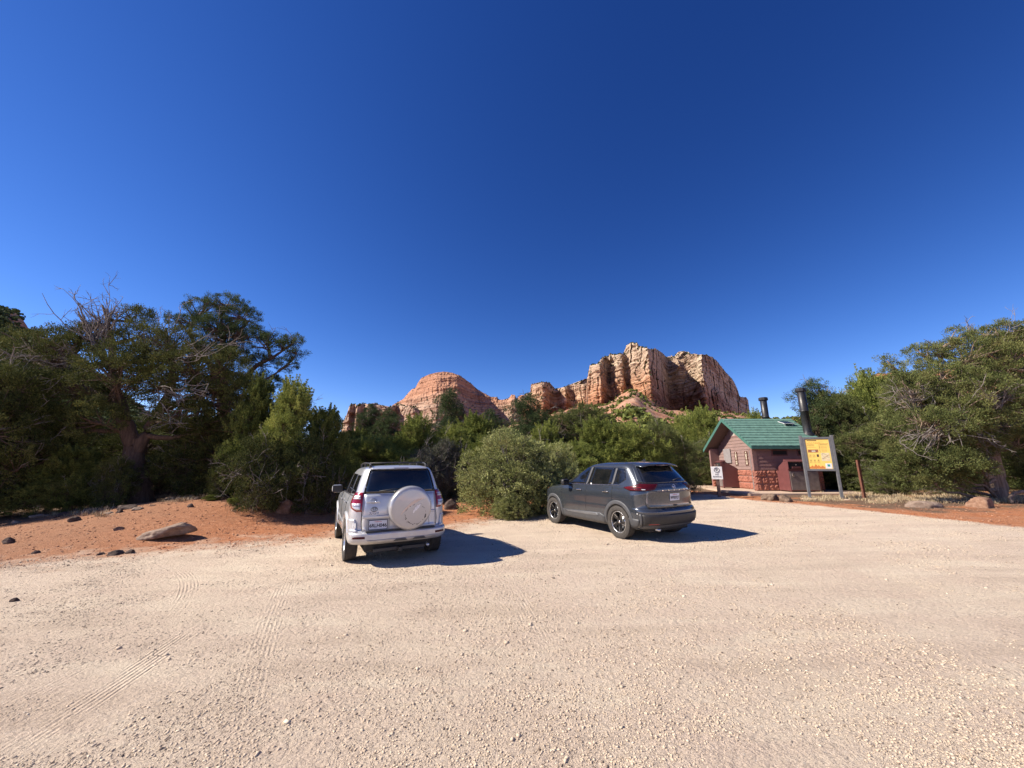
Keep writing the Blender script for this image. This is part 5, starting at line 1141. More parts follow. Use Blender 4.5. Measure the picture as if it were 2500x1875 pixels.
        c.patch('sill_insert', [(.66, .43), (.72, .50), (2.05, .455), (1.95, .415)], 'x', simple('satin_grey_trim', (.16, .165, .175), .4, .3), root, .024, sd, 4, 12, .01)
        q = c.P(1.86, 1.13, 'x', 0, sd); mr = empty('side_mirror', (0, 0, 0)); mr.parent = root
        bm = bmesh.new(); add_box(bm, (q[0] + .02, q[1] + sd * .16, 1.20), (.15, .22, .165), None, .055, 4); bm_obj('mirror_shell', bm, BLK, mr, True)
        box('mirror_glass', (q[0] - .061, q[1] + sd * .07, 1.135), (q[0] - .054, q[1] + sd * .25, 1.265), GLS, mr, .002); tube('mirror_arm', [(q[0] + .03, q[1] - sd * .02, 1.12), (q[0] + .02, q[1] + sd * .09, 1.15)], .028, BLK, mr)
        c.patch('side_marker', [(3.18, .965), (3.12, 1.0), (3.34, 1.0), (3.36, .965)], 'x', AMB, root, .010, sd, 3, 5, .01)
        c.patch('front_cladding', [(3.10, .25), (3.16, .46), (3.40, .46), (3.40, .25)], 'x', CLAD, root, .013, sd, 6, 8, .02)
    flat('window_sticker', Matrix.Translation(c.P(.95, 1.19, 'x', .0085, 1)) @ Matrix.Rotation(-math.pi / 2, 4, 'X'), .05, .035, .001, WHT, root, .0004)
    V = [(-.10, 0, 1.79), (-.16, 0, 1.71), (.06, 0, 1.71)]
    bm = bmesh.new(); a = [bm.verts.new((x, sg * (.004 if z > 1.7 else .018), z)) for sg in (1, -1) for x, _, z in V]
    bm.faces.new(a[:3]); bm.faces.new(a[3:][::-1]); [bm.faces.new((a[i], a[(i + 1) % 3], a[3 + (i + 1) % 3], a[3 + i])) for i in range(3)]; bm_obj('aerial_fin', bm, PA_GRY, root)
    box('underbody', (-.66, -.62, .20), (3.3, .62, .40), DKG, root, .02); tube('rear_axle', [(0, -.7, .36), (0, .7, .36)], .045, DKG, root)
    for x_ in (0, 2.705):
        for sd in (1, -1): wheel(root, x_, sd * .80, .365, .225, sd, 'black', 0)
    return root
car2 = grey_car()
place_car(car2, hit(1511, 1315), hit(1366, 1281), 1.82)
# ------------------------------------------------------------------ toilet building
WALLP = simple('mauve_concrete_paint', (.22, .125, .112), .75, 0, .14, 3, .3, 90); WALLS = simple('mauve_siding_paint', (.24, .158, .138), .7, 0, .14, 3, .25, 90)
STONE = simple('red_block_face', (.30, .115, .078), .9, 0, .28, 5, .9, 26); MORT = simple('dull_mortar', (.26, .16, .13), .95)
ROOF = simple('green_roof_paint', (.105, .205, .165), .7, 0, .14, 3, .25, 60); ROOFE = simple('green_fascia', (.055, .145, .112), .5)
DOORM = simple('weathered_door_brown', (.19, .165, .155), .6, .1, .15, 4); PIPE = simple('black_vent_pipe', (.018, .018, .020), .45, 0, .3, 4)
BIN = simple('maroon_bin_paint', (.13, .045, .045), .45, 0, .14, 5, coat=.2); BIND = simple('brown_bin_door', (.17, .14, .13), .55, .1, .22, 6)
SOFF = simple('dark_soffit', (.10, .065, .058), .8); CONC = simple('tan_concrete', (.46, .34, .25), .9, 0, .1, 3, .4, 60); GREYW = simple('weathered_grey_steel', (.16, .165, .17), .55, .3, .18, 5, .2, 60)
RUST = simple('rusty_steel', (.15, .058, .035), .75, .2, .3, 9, .4, 50); CREAM = simple('cream_sign', (.58, .52, .40), .6); PANELG = simple('grey_panel', (.24, .22, .215), .65)
c0 = at(1848.6, 1198.5, 20.5); X0, Y0, Z0 = c0.x, 20.5, c0.z
BL, BW = 3.55, 4.5
B = empty('toilet_building', (X0, Y0, Z0), 0, 'small maroon toilet building with green gable roof, red stone base and two black vent pipes', 'building')
EV, RG, OV = 2.28, 4.02, .30
def rpt(y): return EV + (RG - EV) * (1 - abs(y - BW / 2) / (BW / 2 + OV))      # roof surface height at y
# walls: gable end recessed, long walls, back
REC = .56
def poly_prism(name, pts, axis, a0, a1, mat, parent):
    bm = bmesh.new(); f = lambda p, a: (a, p[0], p[1]) if axis == 'x' else (p[0], a, p[1])
    A = [bm.verts.new(f(p, a0)) for p in pts]; C_ = [bm.verts.new(f(p, a1)) for p in pts]
    bm.faces.new(A); bm.faces.new(C_[::-1]); n = len(pts)
    for i in range(n): bm.faces.new((A[i], A[(i + 1) % n], C_[(i + 1) % n], C_[i]))
    return bm_obj(name, bm, mat, parent)
gab = [(0.0, 0), (BW, 0), (BW, rpt(BW) - .1), (BW / 2, rpt(BW / 2) - .12), (0, rpt(0) - .1)]
poly_prism('gable_wall', [(y + (.16 if y == 0 else -.16 if y == BW else 0), z) for y, z in gab], 'x', REC, REC + .15, WALLS, B)
poly_prism('gable_wall', [(y + (.16 if y == 0 else -.16 if y == BW else 0), z) for y, z in gab], 'x', BL - .15, BL, WALLP, B)
side = box('side_wall', (REC * 0 + .0, 0, 0), (BL, .155, 2.36), WALLP, B); box('side_wall', (0, BW - .155, 0), (BL, BW, 2.36), WALLP, B)
poly_prism('porch_fin', [(0.002, 0), (.158, 0), (.158, 2.42), (0.002, 2.36)], 'x', -.02, .06, WALLP, B)
# siding courses, each a slightly tilted board
def siding_x(x, y0, y1, z0, z1, dz, clipf=None):
    bm = bmesh.new(); z = z0
    while z < z1 - .02:
        h = min(dz, z1 - z); a, b = y0, y1
        if clipf:
            a2, b2 = clipf(z + h * .6); a, b = max(a, a2), min(b, b2)
        if b - a > .1:
            vs = [bm.verts.new(p) for p in ((x - .030, a, z), (x - .030, b, z), (x - .012, b, z + h - .012), (x - .012, a, z + h - .012), (x + .02, a, z), (x + .02, b, z), (x + .02, b, z + h - .012), (x + .02, a, z + h - .012))]
            for f in ((0, 1, 2, 3), (5, 4, 7, 6), (0, 4, 5, 1), (3, 2, 6, 7), (0, 3, 7, 4), (1, 5, 6, 2)): bm.faces.new([vs[i] for i in f])
        z += dz
    bm_obj('siding', bm, WALLS, B)
siding_x(REC, .17, BW - .17, 1.08, 3.35, .185, lambda z: ((.17, BW - .17) if z < 2.2 else ((z + .14 - EV) / (RG - EV) * (BW / 2 + OV) - OV + .05, BW - ((z + .14 - EV) / (RG - EV) * (BW / 2 + OV) - OV) - .05)))
bm = bmesh.new(); z = 1.08
while z < 2.2:
    vs = [bm.verts.new(p) for p in ((.20, -.030, z), (BL - .03, -.030, z), (BL - .03, -.012, z + .173), (.20, -.012, z + .173), (.20, .02, z), (BL - .03, .02, z), (BL - .03, .02, z + .173), (.20, .02, z + .173))]
    for f in ((0, 1, 2, 3), (5, 4, 7, 6), (0, 4, 5, 1), (3, 2, 6, 7), (0, 3, 7, 4), (1, 5, 6, 2)): bm.faces.new([vs[i] for i in f])
    z += .185
bm_obj('siding', bm, WALLP, B)
box('corner_post', (-.035, -.036, 1.06), (.20, .0, 2.36), WALLP, B, .008)
# rough block wainscot
def blocks(name, origin, ux, L, H, skip=None, seed=1):
    rr = random.Random(seed); bm = bmesh.new(); z = 0; n = Vector((ux.y, -ux.x, 0))
    rows = [.36, .36, .34]
    for ri, hgt in enumerate(rows):
        a = 0; off = 0
        while a < L - .02:
            w = rr.choice([.34, .5, .62]); w = min(w, L - a); w = L - a if L - a - w < .18 else w
            g = .014; nu, nv = max(3, int(w / .06)), 5; grid = []
            for j in range(nv + 1):
                row = []
                for i in range(nu + 1):
                    e = 0 if i in (0, nu) or j in (0, nv) else rr.uniform(.02, .065)
                    p = origin + ux * (a + g + (w - 2 * g) * i / nu) + n * (.012 + e) + Vector((0, 0, z + g + (hgt - 2 * g) * j / nv)); row.append(bm.verts.new(p))
                grid.append(row)
            for j in range(nv):
                for i in range(nu): bm.faces.new((grid[j][i], grid[j][i + 1], grid[j + 1][i + 1], grid[j + 1][i]))
            bd = [grid[0][i] for i in range(nu + 1)] + [grid[j][nu] for j in range(1, nv + 1)] + [grid[nv][i] for i in range(nu - 1, -1, -1)] + [grid[j][0] for j in range(nv - 1, 0, -1)]
            bk = [bm.verts.new(v.co - n * .05) for v in bd]
            for k in range(len(bd)): bm.faces.new((bd[k], bk[k], bk[(k + 1) % len(bd)], bd[(k + 1) % len(bd)]))
            a += w
        z += hgt
    return bm_obj(name, bm, STONE, B)
blocks('stone_base', Vector((-.03, 0, 0)), Vector((1, 0, 0)), BL + .06, 1.06, seed=3)
blocks('stone_base', Vector((-.01, .16, 0)), Vector((0, -1, 0)), .16, 1.06, seed=4)
blocks('stone_base', Vector((REC, BW - .17, 0)), Vector((0, -1, 0)), BW - .17 - 1.05, 1.06, seed=5)
blocks('stone_base', Vector((BL, 0, 0)), Vector((0, 1, 0)), BW, 1.06, seed=6)
blocks('stone_base', Vector((-.03, BW - .155, 0)), Vector((1, 0, 0)), REC, 1.06, seed=7)
# fin faces and porch
# roof: two slopes of overlapping panels
RX0, RX1 = -.20, BL + .42
rf_ = empty('roof', (0, 0, 0)); rf_.parent = B
for sg in (-1, 1):
    ye = -OV if sg < 0 else BW + OV; bm = bmesh.new(); n = 11
    sl = math.hypot(BW / 2 + OV, RG - EV); 
    for k in range(n):
        t0, t1 = k / n, (k + 1) / n + .012; th0, th1 = .062, .030
        for t, th in ():
            pass
        q = []
        nrm = Vector((0, sg * (RG - EV), BW / 2 + OV)).normalized()
        for t, th in ((t0, th0), (min(t1, 1), th1)):
            y = ye + (BW / 2 - ye) * t; z = EV + (RG - EV) * t
            for x in (RX0, RX1): q.append(Vector((x, y, z)) + nrm * th)
        for t in (t0, min(t1, 1)):
            y = ye + (BW / 2 - ye) * t; z = EV + (RG - EV) * t
            for x in (RX0, RX1): q.append(Vector((x, y, z)) + nrm * .012)
        rr_ = random.Random(k * 7 + sg); nx = 36; top = []
        vs = []
        for i in range(nx + 1):
            x = RX0 + (RX1 - RX0) * i / nx; wob = rr_.uniform(-.006, .006)
            vs.append([bm.verts.new(Vector((x, q[0].y, q[0].z)) + nrm * wob), bm.verts.new((x, q[2].y, q[2].z)), bm.verts.new((x, q[4].y, q[4].z)), bm.verts.new((x, q[6].y, q[6].z))])
        for a_, b_ in zip(vs, vs[1:]):
            bm.faces.new((a_[0], b_[0], b_[1], a_[1])); bm.faces.new((a_[2], b_[2], b_[0], a_[0])); bm.faces.new((a_[1], b_[1], b_[3], a_[3])); bm.faces.new((a_[2], a_[3], b_[3], b_[2]))
        for a_ in (vs[0], vs[-1]): bm.faces.new((a_[0], a_[1], a_[3], a_[2]))
    bm_obj('roof_slope', bm, ROOF, rf_)
    # deck under, with rake fascia
    bm = bmesh.new(); P_ = [(ye, EV), (BW / 2, RG), (BW / 2, RG - .15), (ye, EV - .13)]
    A = [bm.verts.new((RX0 + .03, *p)) for p in P_]; C_ = [bm.verts.new((RX1 - .03, *p)) for p in P_]; bm.faces.new(A); bm.faces.new(C_[::-1])
    for i in range(4): bm.faces.new((A[i], A[(i + 1) % 4], C_[(i + 1) % 4], C_[i]))
    bm_obj('soffit', bm, SOFF, rf_)
    for xa, xb in ((RX0 - .012, RX0 + .028), (RX1 - .028, RX1 + .012)):
        P_ = [(ye - sg * -.012, EV + .05), (BW / 2, RG + .055), (BW / 2, RG - .155), (ye - sg * -.012, EV - .14)]
        poly_prism('rake_fascia', P_, 'x', xa, xb, ROOFE, rf_)
    box('eave_fascia', (RX0, min(ye, ye + sg * .03), EV - .135), (RX1, max(ye, ye + sg * .03), EV + .045), ROOFE, rf_)
for (xx, yy, r_, zt) in ((16.55 - X0, 21.3 - Y0, .20, 6.05 - Z0), (16.2 - X0, 24.1 - Y0, .19, 6.02 - Z0)):
    zb = rpt(yy) - .1
    v = lathe('vent_pipe', [(r_ + .10, zb - .12), (r_ + .09, zb + .10), (r_ + .01, zb + .16), (r_, zb + .2), (r_, (zb + zt) / 2), (r_ + .012, (zb + zt) / 2 + .005), (r_ + .012, (zb + zt) / 2 + .06), (r_, (zb + zt) / 2 + .065), (r_, zt - .16)], PIPE, B, Matrix.Translation((xx, yy, 0)), 32)
    lathe('vent_cap', [(r_, zt - .2), (r_ + .055, zt - .19), (r_ + .07, zt - .16), (r_ + .07, zt - .05), (r_ + .06, zt), (r_ + .02, zt + .015), (r_ - .02, zt - .01), (0, zt - .02)], PIPE, v, Matrix.Translation((xx, yy, 0)), 10, False)
sl_a = math.atan2(RG - EV, BW / 2 + OV); yy = 22.15 - Y0; sp0 = Vector((3.25, yy, rpt(yy) + .14))
R3 = Matrix.Rotation(sl_a * .55, 3, 'X'); bm = bmesh.new(); add_box(bm, sp0, (.62, .56, .03), R3, .004); solar = bm_obj('solar_panel', bm, simple('solar_frame_white', (.6, .62, .62), .4), B)
bm = bmesh.new(); add_box(bm, sp0 + R3 @ Vector((0, 0, .019)), (.55, .49, .006), R3); bm_obj('solar_cells', bm, simple('dark_solar_cells', (.01, .012, .03), .15, 0, .2, 30), solar)
for q in (-.2, .2): box('panel_bracket', (3.25 + q - .015, yy - .2, rpt(yy) - .10), (3.25 + q + .015, yy + .2, rpt(yy) + .11), ALS, solar)
# windows on the long wall, gable light
for x0, x1 in ((1.0, 1.86), (2.36, 3.2)):
    w = box('window', (x0, -.05, 1.80), (x1, .01, 2.13), BIN, B, .01); box('window_screen', (x0 + .06, -.056, 1.86), (x1 - .06, -.044, 2.07), BLKM, w)
w = poly_prism('gable_light', [(1.75, 3.05), (2.75, 3.05), (2.75, 3.30), (2.25, 3.58), (1.75, 3.30)], 'x', REC - .03, REC + .02, simple('frosted_pane', (.40, .38, .33), .3), B)
box('light_frame', (REC - .045, 1.6, 2.98), (REC - .02, 2.9, 3.05), WALLP, w); box('light_mullion', (REC - .045, 2.22, 3.05), (REC - .02, 2.28, 3.5), WALLP, w)
# doors, panel and signs on the gable end
for y0 in (.17, ):
    d = box('door', (REC - .05, y0, .03), (REC + .01, y0 + .93, 2.12), DOORM, B, .006); box('door_frame', (REC - .035, y0 + .93, .0), (REC + .01, y0 + 1.0, 2.2), WALLP, d)
    tube('door_handle', [(REC - .10, y0 + .78, .98), (REC - .10, y0 + .66, .98)], .016, CHR, d); lathe('lock', [(.035, 0), (.035, .02), (0, .02)], CHR, d, Matrix.Translation((REC - .05, y0 + .8, .98)) @ Matrix.Rotation(-math.pi / 2, 4, 'Y'), 16)
    lathe('lock', [(.03, 0), (.03, .03), (0, .03)], CHR, d, Matrix.Translation((REC - .05, y0 + .8, 1.16)) @ Matrix.Rotation(-math.pi / 2, 4, 'Y'), 16)
    box('door_vent', (REC - .06, y0 + .25, .42), (REC - .045, y0 + .75, .68), GREYW, d); box('kick_plate', (REC - .058, y0 + .06, .08), (REC - .048, y0 + .88, .30), GREYW, d)
# restroom pictogram signs facing -x : local x axis -> -y
def gM(y, z, x=REC - .035): return Matrix.Translation((x, y, z)) @ Matrix(((0, 0, -1), (-1, 0, 0), (0, 1, 0))).to_4x4()
BRN = simple('brown_sign_face', (.10, .045, .03), .5)
for y in (1.42, 2.42):
    s = flat('restroom_sign', gM(y, 1.70), .28, .80, .012, BRN, B, .004); M = gM(y, 1.70) @ Matrix.Translation((0, 0, .0135))
    for cx, sk in ((0, 1), ):
        lathe('person_symbol', [(.045, 0), (.045, .003), (0, .003)], CREAM, s, M @ Matrix.Translation((0, .32, 0)), 16)
        for w_, h_, yy_ in ((.15, .05, .22), (.09, .16, .14), ): flat('person_symbol', M, w_, h_, .003, CREAM, s, .001, 0, yy_)
        for q in (-.028, .028): flat('person_symbol', M, .034, .14, .003, CREAM, s, .001, q, 0)
        flat('sign_text_bar', M, .16, .04, .003, CREAM, s, .001, 0, -.16); flat('sign_text_bar', M, .05, .12, .003, CREAM, s, .001, -.04, -.28); flat('sign_text_bar', M, .05, .12, .003, CREAM, s, .001, .04, -.28)
flat('notice_board', gM(3.30, 1.88), .74, .86, .05, PANELG, B, .01)
# floor slab round the building
bm = bmesh.new(); add_box(bm, (X0 + 1.75, Y0 + 1.9, Z0 - .10), (6.4, 7.3, .2), None, .02); pad = bm_obj('concrete_pad', bm, CONC); tag(pad, kind='structure')
# ---- animal-proof bins
def bin_(name, loc, rz, w, dp, ops, label):
    t = empty(name, loc, rz, label, 'bin', 'animal-proof bins by the toilet building')       # local -y is the front
    H, Hs = 1.62, 1.25
    P_ = [(-dp / 2, 0.06), (-dp / 2, 1.10), (-dp / 2 + .02, 1.42), (-dp / 2 + .12, H), (-dp / 2 + .30, H), (dp / 2, .92), (dp / 2, .06)]
    P_ = [(-dp / 2, .05), (-dp / 2, 1.12), (-dp / 2 - .0, 1.36), (-dp / 2 + .26, 1.52), (dp / 2, 1.14), (dp / 2, .05)]
    body = poly_prism('bin_body', P_, 'x', -w / 2, w / 2, BIN, t); bv = body.modifiers.new('bevel', 'BEVEL'); bv.width = .02; bv.segments = 2
    box('bin_door', (-w / 2 + .05, -dp / 2 - .02, .10), (w / 2 - .05, -dp / 2 + .01, 1.0), BIND, t, .012)
    lt = box('latch', (-w / 2 + .14, -dp / 2 - .05, .76), (-w / 2 + .23, -dp / 2 - .02, .90), CHR, t, .008)
    hood = poly_prism('bin_hood', [(-dp / 2 - .07, 1.50), (-dp / 2 + .26, 1.60), (-dp / 2 + .26, 1.50), (-dp / 2 - .04, 1.46)], 'x', -w / 2 - .01, w / 2 + .01, BIN, t)
    for sd in (-1, 1): poly_prism('hood_cheek', [(-dp / 2 - .05, 1.12), (-dp / 2 - .06, 1.49), (-dp / 2 + .1, 1.49), (-dp / 2 + .06, 1.05)], 'x', sd * (w / 2) - .012, sd * (w / 2) + .012, BIN, t)
    for k in range(ops):
        cx = (k - (ops - 1) / 2) * (w - .1) / ops; ww = (w - .12) / ops
        f = box('chute_flap', (cx - ww / 2 + .02, -dp / 2 - .035, 1.13), (cx + ww / 2 - .02, -dp / 2 - .005, 1.44), BLKM, t, .01)
        box('flap_handle', (cx - ww * .32, -dp / 2 - .06, 1.15), (cx + ww * .32, -dp / 2 - .035, 1.24), BIN, f, .008)
        lathe('flap_symbol', [(.05, 0), (.0, .004)], CREAM, f, Matrix.Translation((cx, -dp / 2 - .036, 1.33)) @ Matrix.Rotation(math.pi / 2, 4, 'X'), 3)
    for sx_ in (-1, 1):
        for sy_ in (-1, 1): box('leg', (sx_ * (w / 2 - .06) - .03, sy_ * (dp / 2 - .06) - .03, 0), (sx_ * (w / 2 - .06) + .03, sy_ * (dp / 2 - .06) + .03, .06), BIN, t)
    return t
bin_('trash_bin', (X0 + 1.88, Y0 - .50, Z0), 0, 1.52, .86, 2, 'wide maroon double bin with a brown steel door standing against the long stone wall')
bin_('trash_bin', (X0 + .05, Y0 + 2.75, Z0), -math.pi / 2, .66, .92, 1, 'single maroon bin standing in front of the gable end wall')

# ---- information board
L0 = hit(1977.8, 1219); R0 = hit(2057, 1221); R0.y = L0.y - .38; R0.x = ray(2057, 1221)[0] * R0.y
wd = R0.x - L0.x; Zk = L0.z; wd = math.hypot(wd, .38)
K = empty('information_board', ((L0.x + R0.x) / 2, (L0.y + R0.y) / 2, Zk), math.atan2(-.38, R0.x - L0.x), 'tall grey steel framed information board with a yellow trail map poster', 'sign')
hh = (ray(1965, 1065)[1] * L0.y + CAMH) - Zk
for sg in (-1, 1):
    p = box('post', (sg * wd / 2 - .05, -.05, -.3), (sg * wd / 2 + .05, .05, hh + .02), GREYW, K, .008)
    lathe('footing', [(.32, -.05), (.30, .03), (.2, .045), (0, .045)], CONC, p, Matrix.Translation((sg * wd / 2, 0, 0)), 14)
pz0, pz1 = (ray(2005, 1150)[1] * L0.y + CAMH) - Zk, (ray(2000, 1068)[1] * L0.y + CAMH) - Zk
fr = wd / 2 - .052
for nm, lo, hi in (('frame', (-fr, -.045, pz0), (fr, .03, pz0 + .09)), ('frame', (-fr, -.045, pz1 - .09), (fr, .03, pz1)), ('frame', (-fr, -.045, pz0 + .09), (-fr + .09, .03, pz1 - .09)), ('frame', (fr - .09, -.045, pz0 + .09), (fr, .03, pz1 - .09))): box(nm, lo, hi, GREYW, K, .01)
YEL = simple('yellow_poster', (.90, .62, .15), .5, 0, .10, 3); pw, ph = 2 * fr - .18, pz1 - pz0 - .18; cz = (pz0 + pz1) / 2
box('backing', (-pw / 2 - .005, -.02, cz - ph / 2 - .005), (pw / 2 + .005, .02, cz + ph / 2 + .005), GREYW, K)
po = box('poster', (-pw / 2, -.028, cz - ph / 2), (pw / 2, -.021, cz + ph / 2), YEL, K)
KM = Matrix.Translation((0, -.0285, cz)) @ Matrix(((1, 0, 0), (0, 0, -1), (0, 1, 0))).to_4x4()
INK = simple('dark_print', (.06, .04, .03), .6); MAPC = simple('pale_map_print', (.72, .62, .38), .6); TEAL = simple('teal_print', (.03, .30, .27), .6); ORN = simple('orange_print', (.62, .22, .05), .6); BRP = simple('brown_photo_print', (.30, .12, .06), .6, 0, .5, 20)
def ink(nm, x, y, w_, h_, mt, th=.0012): return flat(nm, KM, w_, h_, th, mt, po, .0003, x * pw, y * ph)
ink('printed_band', 0, .492, pw, .018 * ph, INK); ink('printed_band', -.22, .452, .42 * pw, .028 * ph, INK)
text('poster_title', 'Left Fork Trailhead', .062, KM @ Matrix.Translation((-.46 * pw, .37 * ph, 0)), ORN, po, .001, 'LEFT', .001)
rk = random.Random(4)
for y in (.325, .30, .275, .225): ink('text_line', -.27 + rk.uniform(-.03, .0), y, rk.uniform(.28, .4) * pw, .005 * ph, INK)
ink('text_line', .28, .335, .36 * pw, .012 * ph, INK)
for k in range(6):
    ink('bullet', .075, .305 - .047 * k, .026 * pw, .020 * ph, INK); ink('text_line', .26, .305 - .047 * k, rk.uniform(.2, .3) * pw, .006 * ph, INK)
ink('photo_strip', -.22, .10, .44 * pw, .10 * ph, BRP); ink('photo_highlight', -.20, .095, .16 * pw, .05 * ph, CREAM, .0016)
for r in range(2):
    for cc in range(3):
        if (r, cc) == (0, 2): ink('small_picture', -.05, -.055, .09 * pw, .085 * ph, INK)
        else:
            for k in range(5): ink('text_line', -.38 + .165 * cc, -.02 - .022 * k - .19 * r, rk.uniform(.09, .13) * pw, .004 * ph, INK)
for x in (-.37, -.21, -.05): ink('round_symbol', x, -.255 + .05, .035 * pw, .026 * ph, INK)
ink('map', .27, -.10, .36 * pw, .27 * ph, MAPC)
for k in range(4):
    pts = [(.27 * pw + (-.16 + .32 * t) * pw, (-.02 - .05 * k + .03 * math.sin(t * 6 + k * 2)) * ph) for t in np.linspace(0, 1, 14)]; ring('map_trail', KM @ Matrix.Translation((0, 0, .002)), pts, .0035, ORN if k % 2 else INK, po, False, 4)
ink('mountain_print', -.15, -.46, .66 * pw, .06 * ph, ORN)
for x, h_ in ((-.35, .05), (-.2, .09), (-.08, .06), (.08, .04)):
    M = KM @ Matrix.Translation((x * pw, -.43 * ph, .001)); lathe('mountain_print', [(.07, 0), (0, .001)], ORN, po, M @ Matrix.Diagonal((1, h_ * ph / .07, 1, 1)), 4, False)
nt_ = ink('white_notice', .34, -.40, .26 * pw, .17 * ph, WHT, .004); flat('teal_square', KM, .11 * pw, .075 * ph, .0055, TEAL, nt_, .0003, .34 * pw, -.385 * ph)
# ---- no parking sign
N0 = hit(1757, 1216); NS = empty('no_parking_sign', N0, -.22, 'white no parking sign on a square brown wooden post', 'sign')
sc_ = N0.y * CP / F; hN = CAMH + ray(1748, 1133)[1] * N0.y - N0.z
box('post', (-.06, -.06, -.3), (.06, .06, hN), simple('brown_wood_post', (.13, .075, .06), .8, 0, .2, 9, .3, 30), NS, .008)
lathe('footing', [(.40, -.05), (.36, .03), (.2, .05), (0, .05)], CONC, NS, Matrix.Identity(4), 14)
zt = CAMH + ray(1746, 1139)[1] * N0.y - N0.z; zb = CAMH + ray(1746, 1170)[1] * N0.y - N0.z; sw_ = 24.5 * sc_ 
bd = box('sign_plate', (-sw_ / 2 - .02, -.085, zb), (sw_ / 2 - .02, -.062, zt), WHT, NS, .004)
SM = Matrix.Translation((-.02, -.0865, (zt + zb) / 2)) @ Matrix(((1, 0, 0), (0, 0, -1), (0, 1, 0))).to_4x4(); hS = zt - zb
R_ = hS * .19; ring('symbol_ring', SM @ Matrix.Translation((0, hS * .22, .001)), ell(R_, R_), R_ * .10, GAP, bd)
text('symbol_letter', 'P', R_ * 1.75, SM @ Matrix.Translation((0, hS * .22, .001)), GAP, bd, .001, bold=.002); flat('symbol_slash', SM @ Matrix.Translation((0, hS * .22, .002)) @ Matrix.Rotation(-math.pi / 4, 4, 'Z'), R_ * 1.9, R_ * .14, .003, GAP, bd, .0005)
text('sign_text', 'NO', hS * .17, SM @ Matrix.Translation((0, -hS * .13, .001)), GAP, bd, .001, bold=.001); text('sign_text', 'PARKING', hS * .15, SM @ Matrix.Translation((0, -hS * .31, .001)), GAP, bd, .001, bold=.001)
# ---- rusty post
q = hit(2113, 1220); lean_ = ray(2093, 1123); zt = CAMH + lean_[1] * q.y - q.z
PS = empty('steel_post', q, .2, 'thin rusty brown steel post right of the information board', 'post')
box('post_shaft', (-.055, -.012, -.2), (.055, .012, zt), RUST, PS, .003); box('post_flange', (-.055, .012, -.2), (-.035, .06, zt - .004), RUST, PS, .003); box('post_flange', (.035, .012, -.2), (.055, .06, zt - .004), RUST, PS, .003)

# ------------------------------------------------------------------ rocks
def rock_mat2(name, a, b, c_):
    m = NT(name); P = m.coord(); n = m.noise(P, 7, 6, .7); base = m.ramp(n, [(.3, a), (.52, b), (.72, c_)]); m.base(base).set(Roughness=.92, Normal=m.bump(m.math('ADD', n, m.noise(P, 40, 4, .7)), .7, .03)); m.p.inputs['Specular IOR Level'].default_value = .2; return m.m
RK_G = rock_mat2('grey_brown_rock', (.14, .095, .07), (.26, .19, .145), (.40, .32, .25)); RK_D = rock_mat2('dark_basalt', (.045, .032, .028), (.10, .07, .058), (.20, .15, .12)); RK_R = rock_mat2('red_sandstone_rock', (.13, .07, .045), (.25, .145, .095), (.36, .24, .17))
RK_P = rock_mat2('pitted_brown_rock', (.05, .035, .028), (.16, .11, .08), (.28, .21, .16))
def rock_mesh(seed, sx, sy, sz, sub=4, flatb=.25, rough=.28, shape=None):
    bm = bmesh.new(); bmesh.ops.create_icosphere(bm, subdivisions=sub, radius=1); r = random.Random(seed)
    pl = [(Vector((r.gauss(0, 1), r.gauss(0, 1), r.gauss(0, .8))).normalized(), r.uniform(.55, .92)) for _ in range(13)]
    for v in bm.verts:
        d = v.co.normalized(); s = 1.0
        for n, k in pl:
            c = d.dot(n)
            if c > k: s = min(s, k / c)
        nz = fbm(np.array([d.x * 2.2 + seed]), np.array([d.y * 2.2 + d.z * 1.7]), seed, 4)[0] - .5
        s *= 1 + rough * nz
        v.co = d * s
        if v.co.z < -flatb: v.co.z = -flatb
        if shape: v.co = shape(v.co)
        v.co.x *= sx; v.co.y *= sy; v.co.z *= sz
    return bm
def rock(px, py, wpx, hpx, mat, seed, label, rz=0, dp=.8, sub=3, shape=None, cat='rock', group=None, name='rock', rough=.28, sink=.15):
    q = hit(px, py); s = q.y * CP / F; w = wpx * s; h_ = hpx * s
    bm = rock_mesh(seed, w / 1.75, w * dp / 1.75, h_ / 1.25, sub, .35, rough, shape)
    o = bm_obj(name, bm, mat, None, sub > 3); o.location = (q.x, q.y + w * dp * .4, q.z + h_ * (.28 - sink)); o.rotation_euler = (0, 0, rz); return tag(o, label, cat, group)
def slab(co):
    x, y, z = co; up = .30 * x + (.45 if x > .55 else 0) * (x - .55); return Vector((x, y * (1 - .2 * x), z * (.62 + .2 * x) + up))
rock(390, 1321, 128, 46, RK_G, 5, 'long grey-brown slab rock rising to the right on the red dirt', .12, .42, 5, slab, rough=.30, name='slab_rock', sink=-.02)
GRK = 'small dark stones strewn over the red mound'
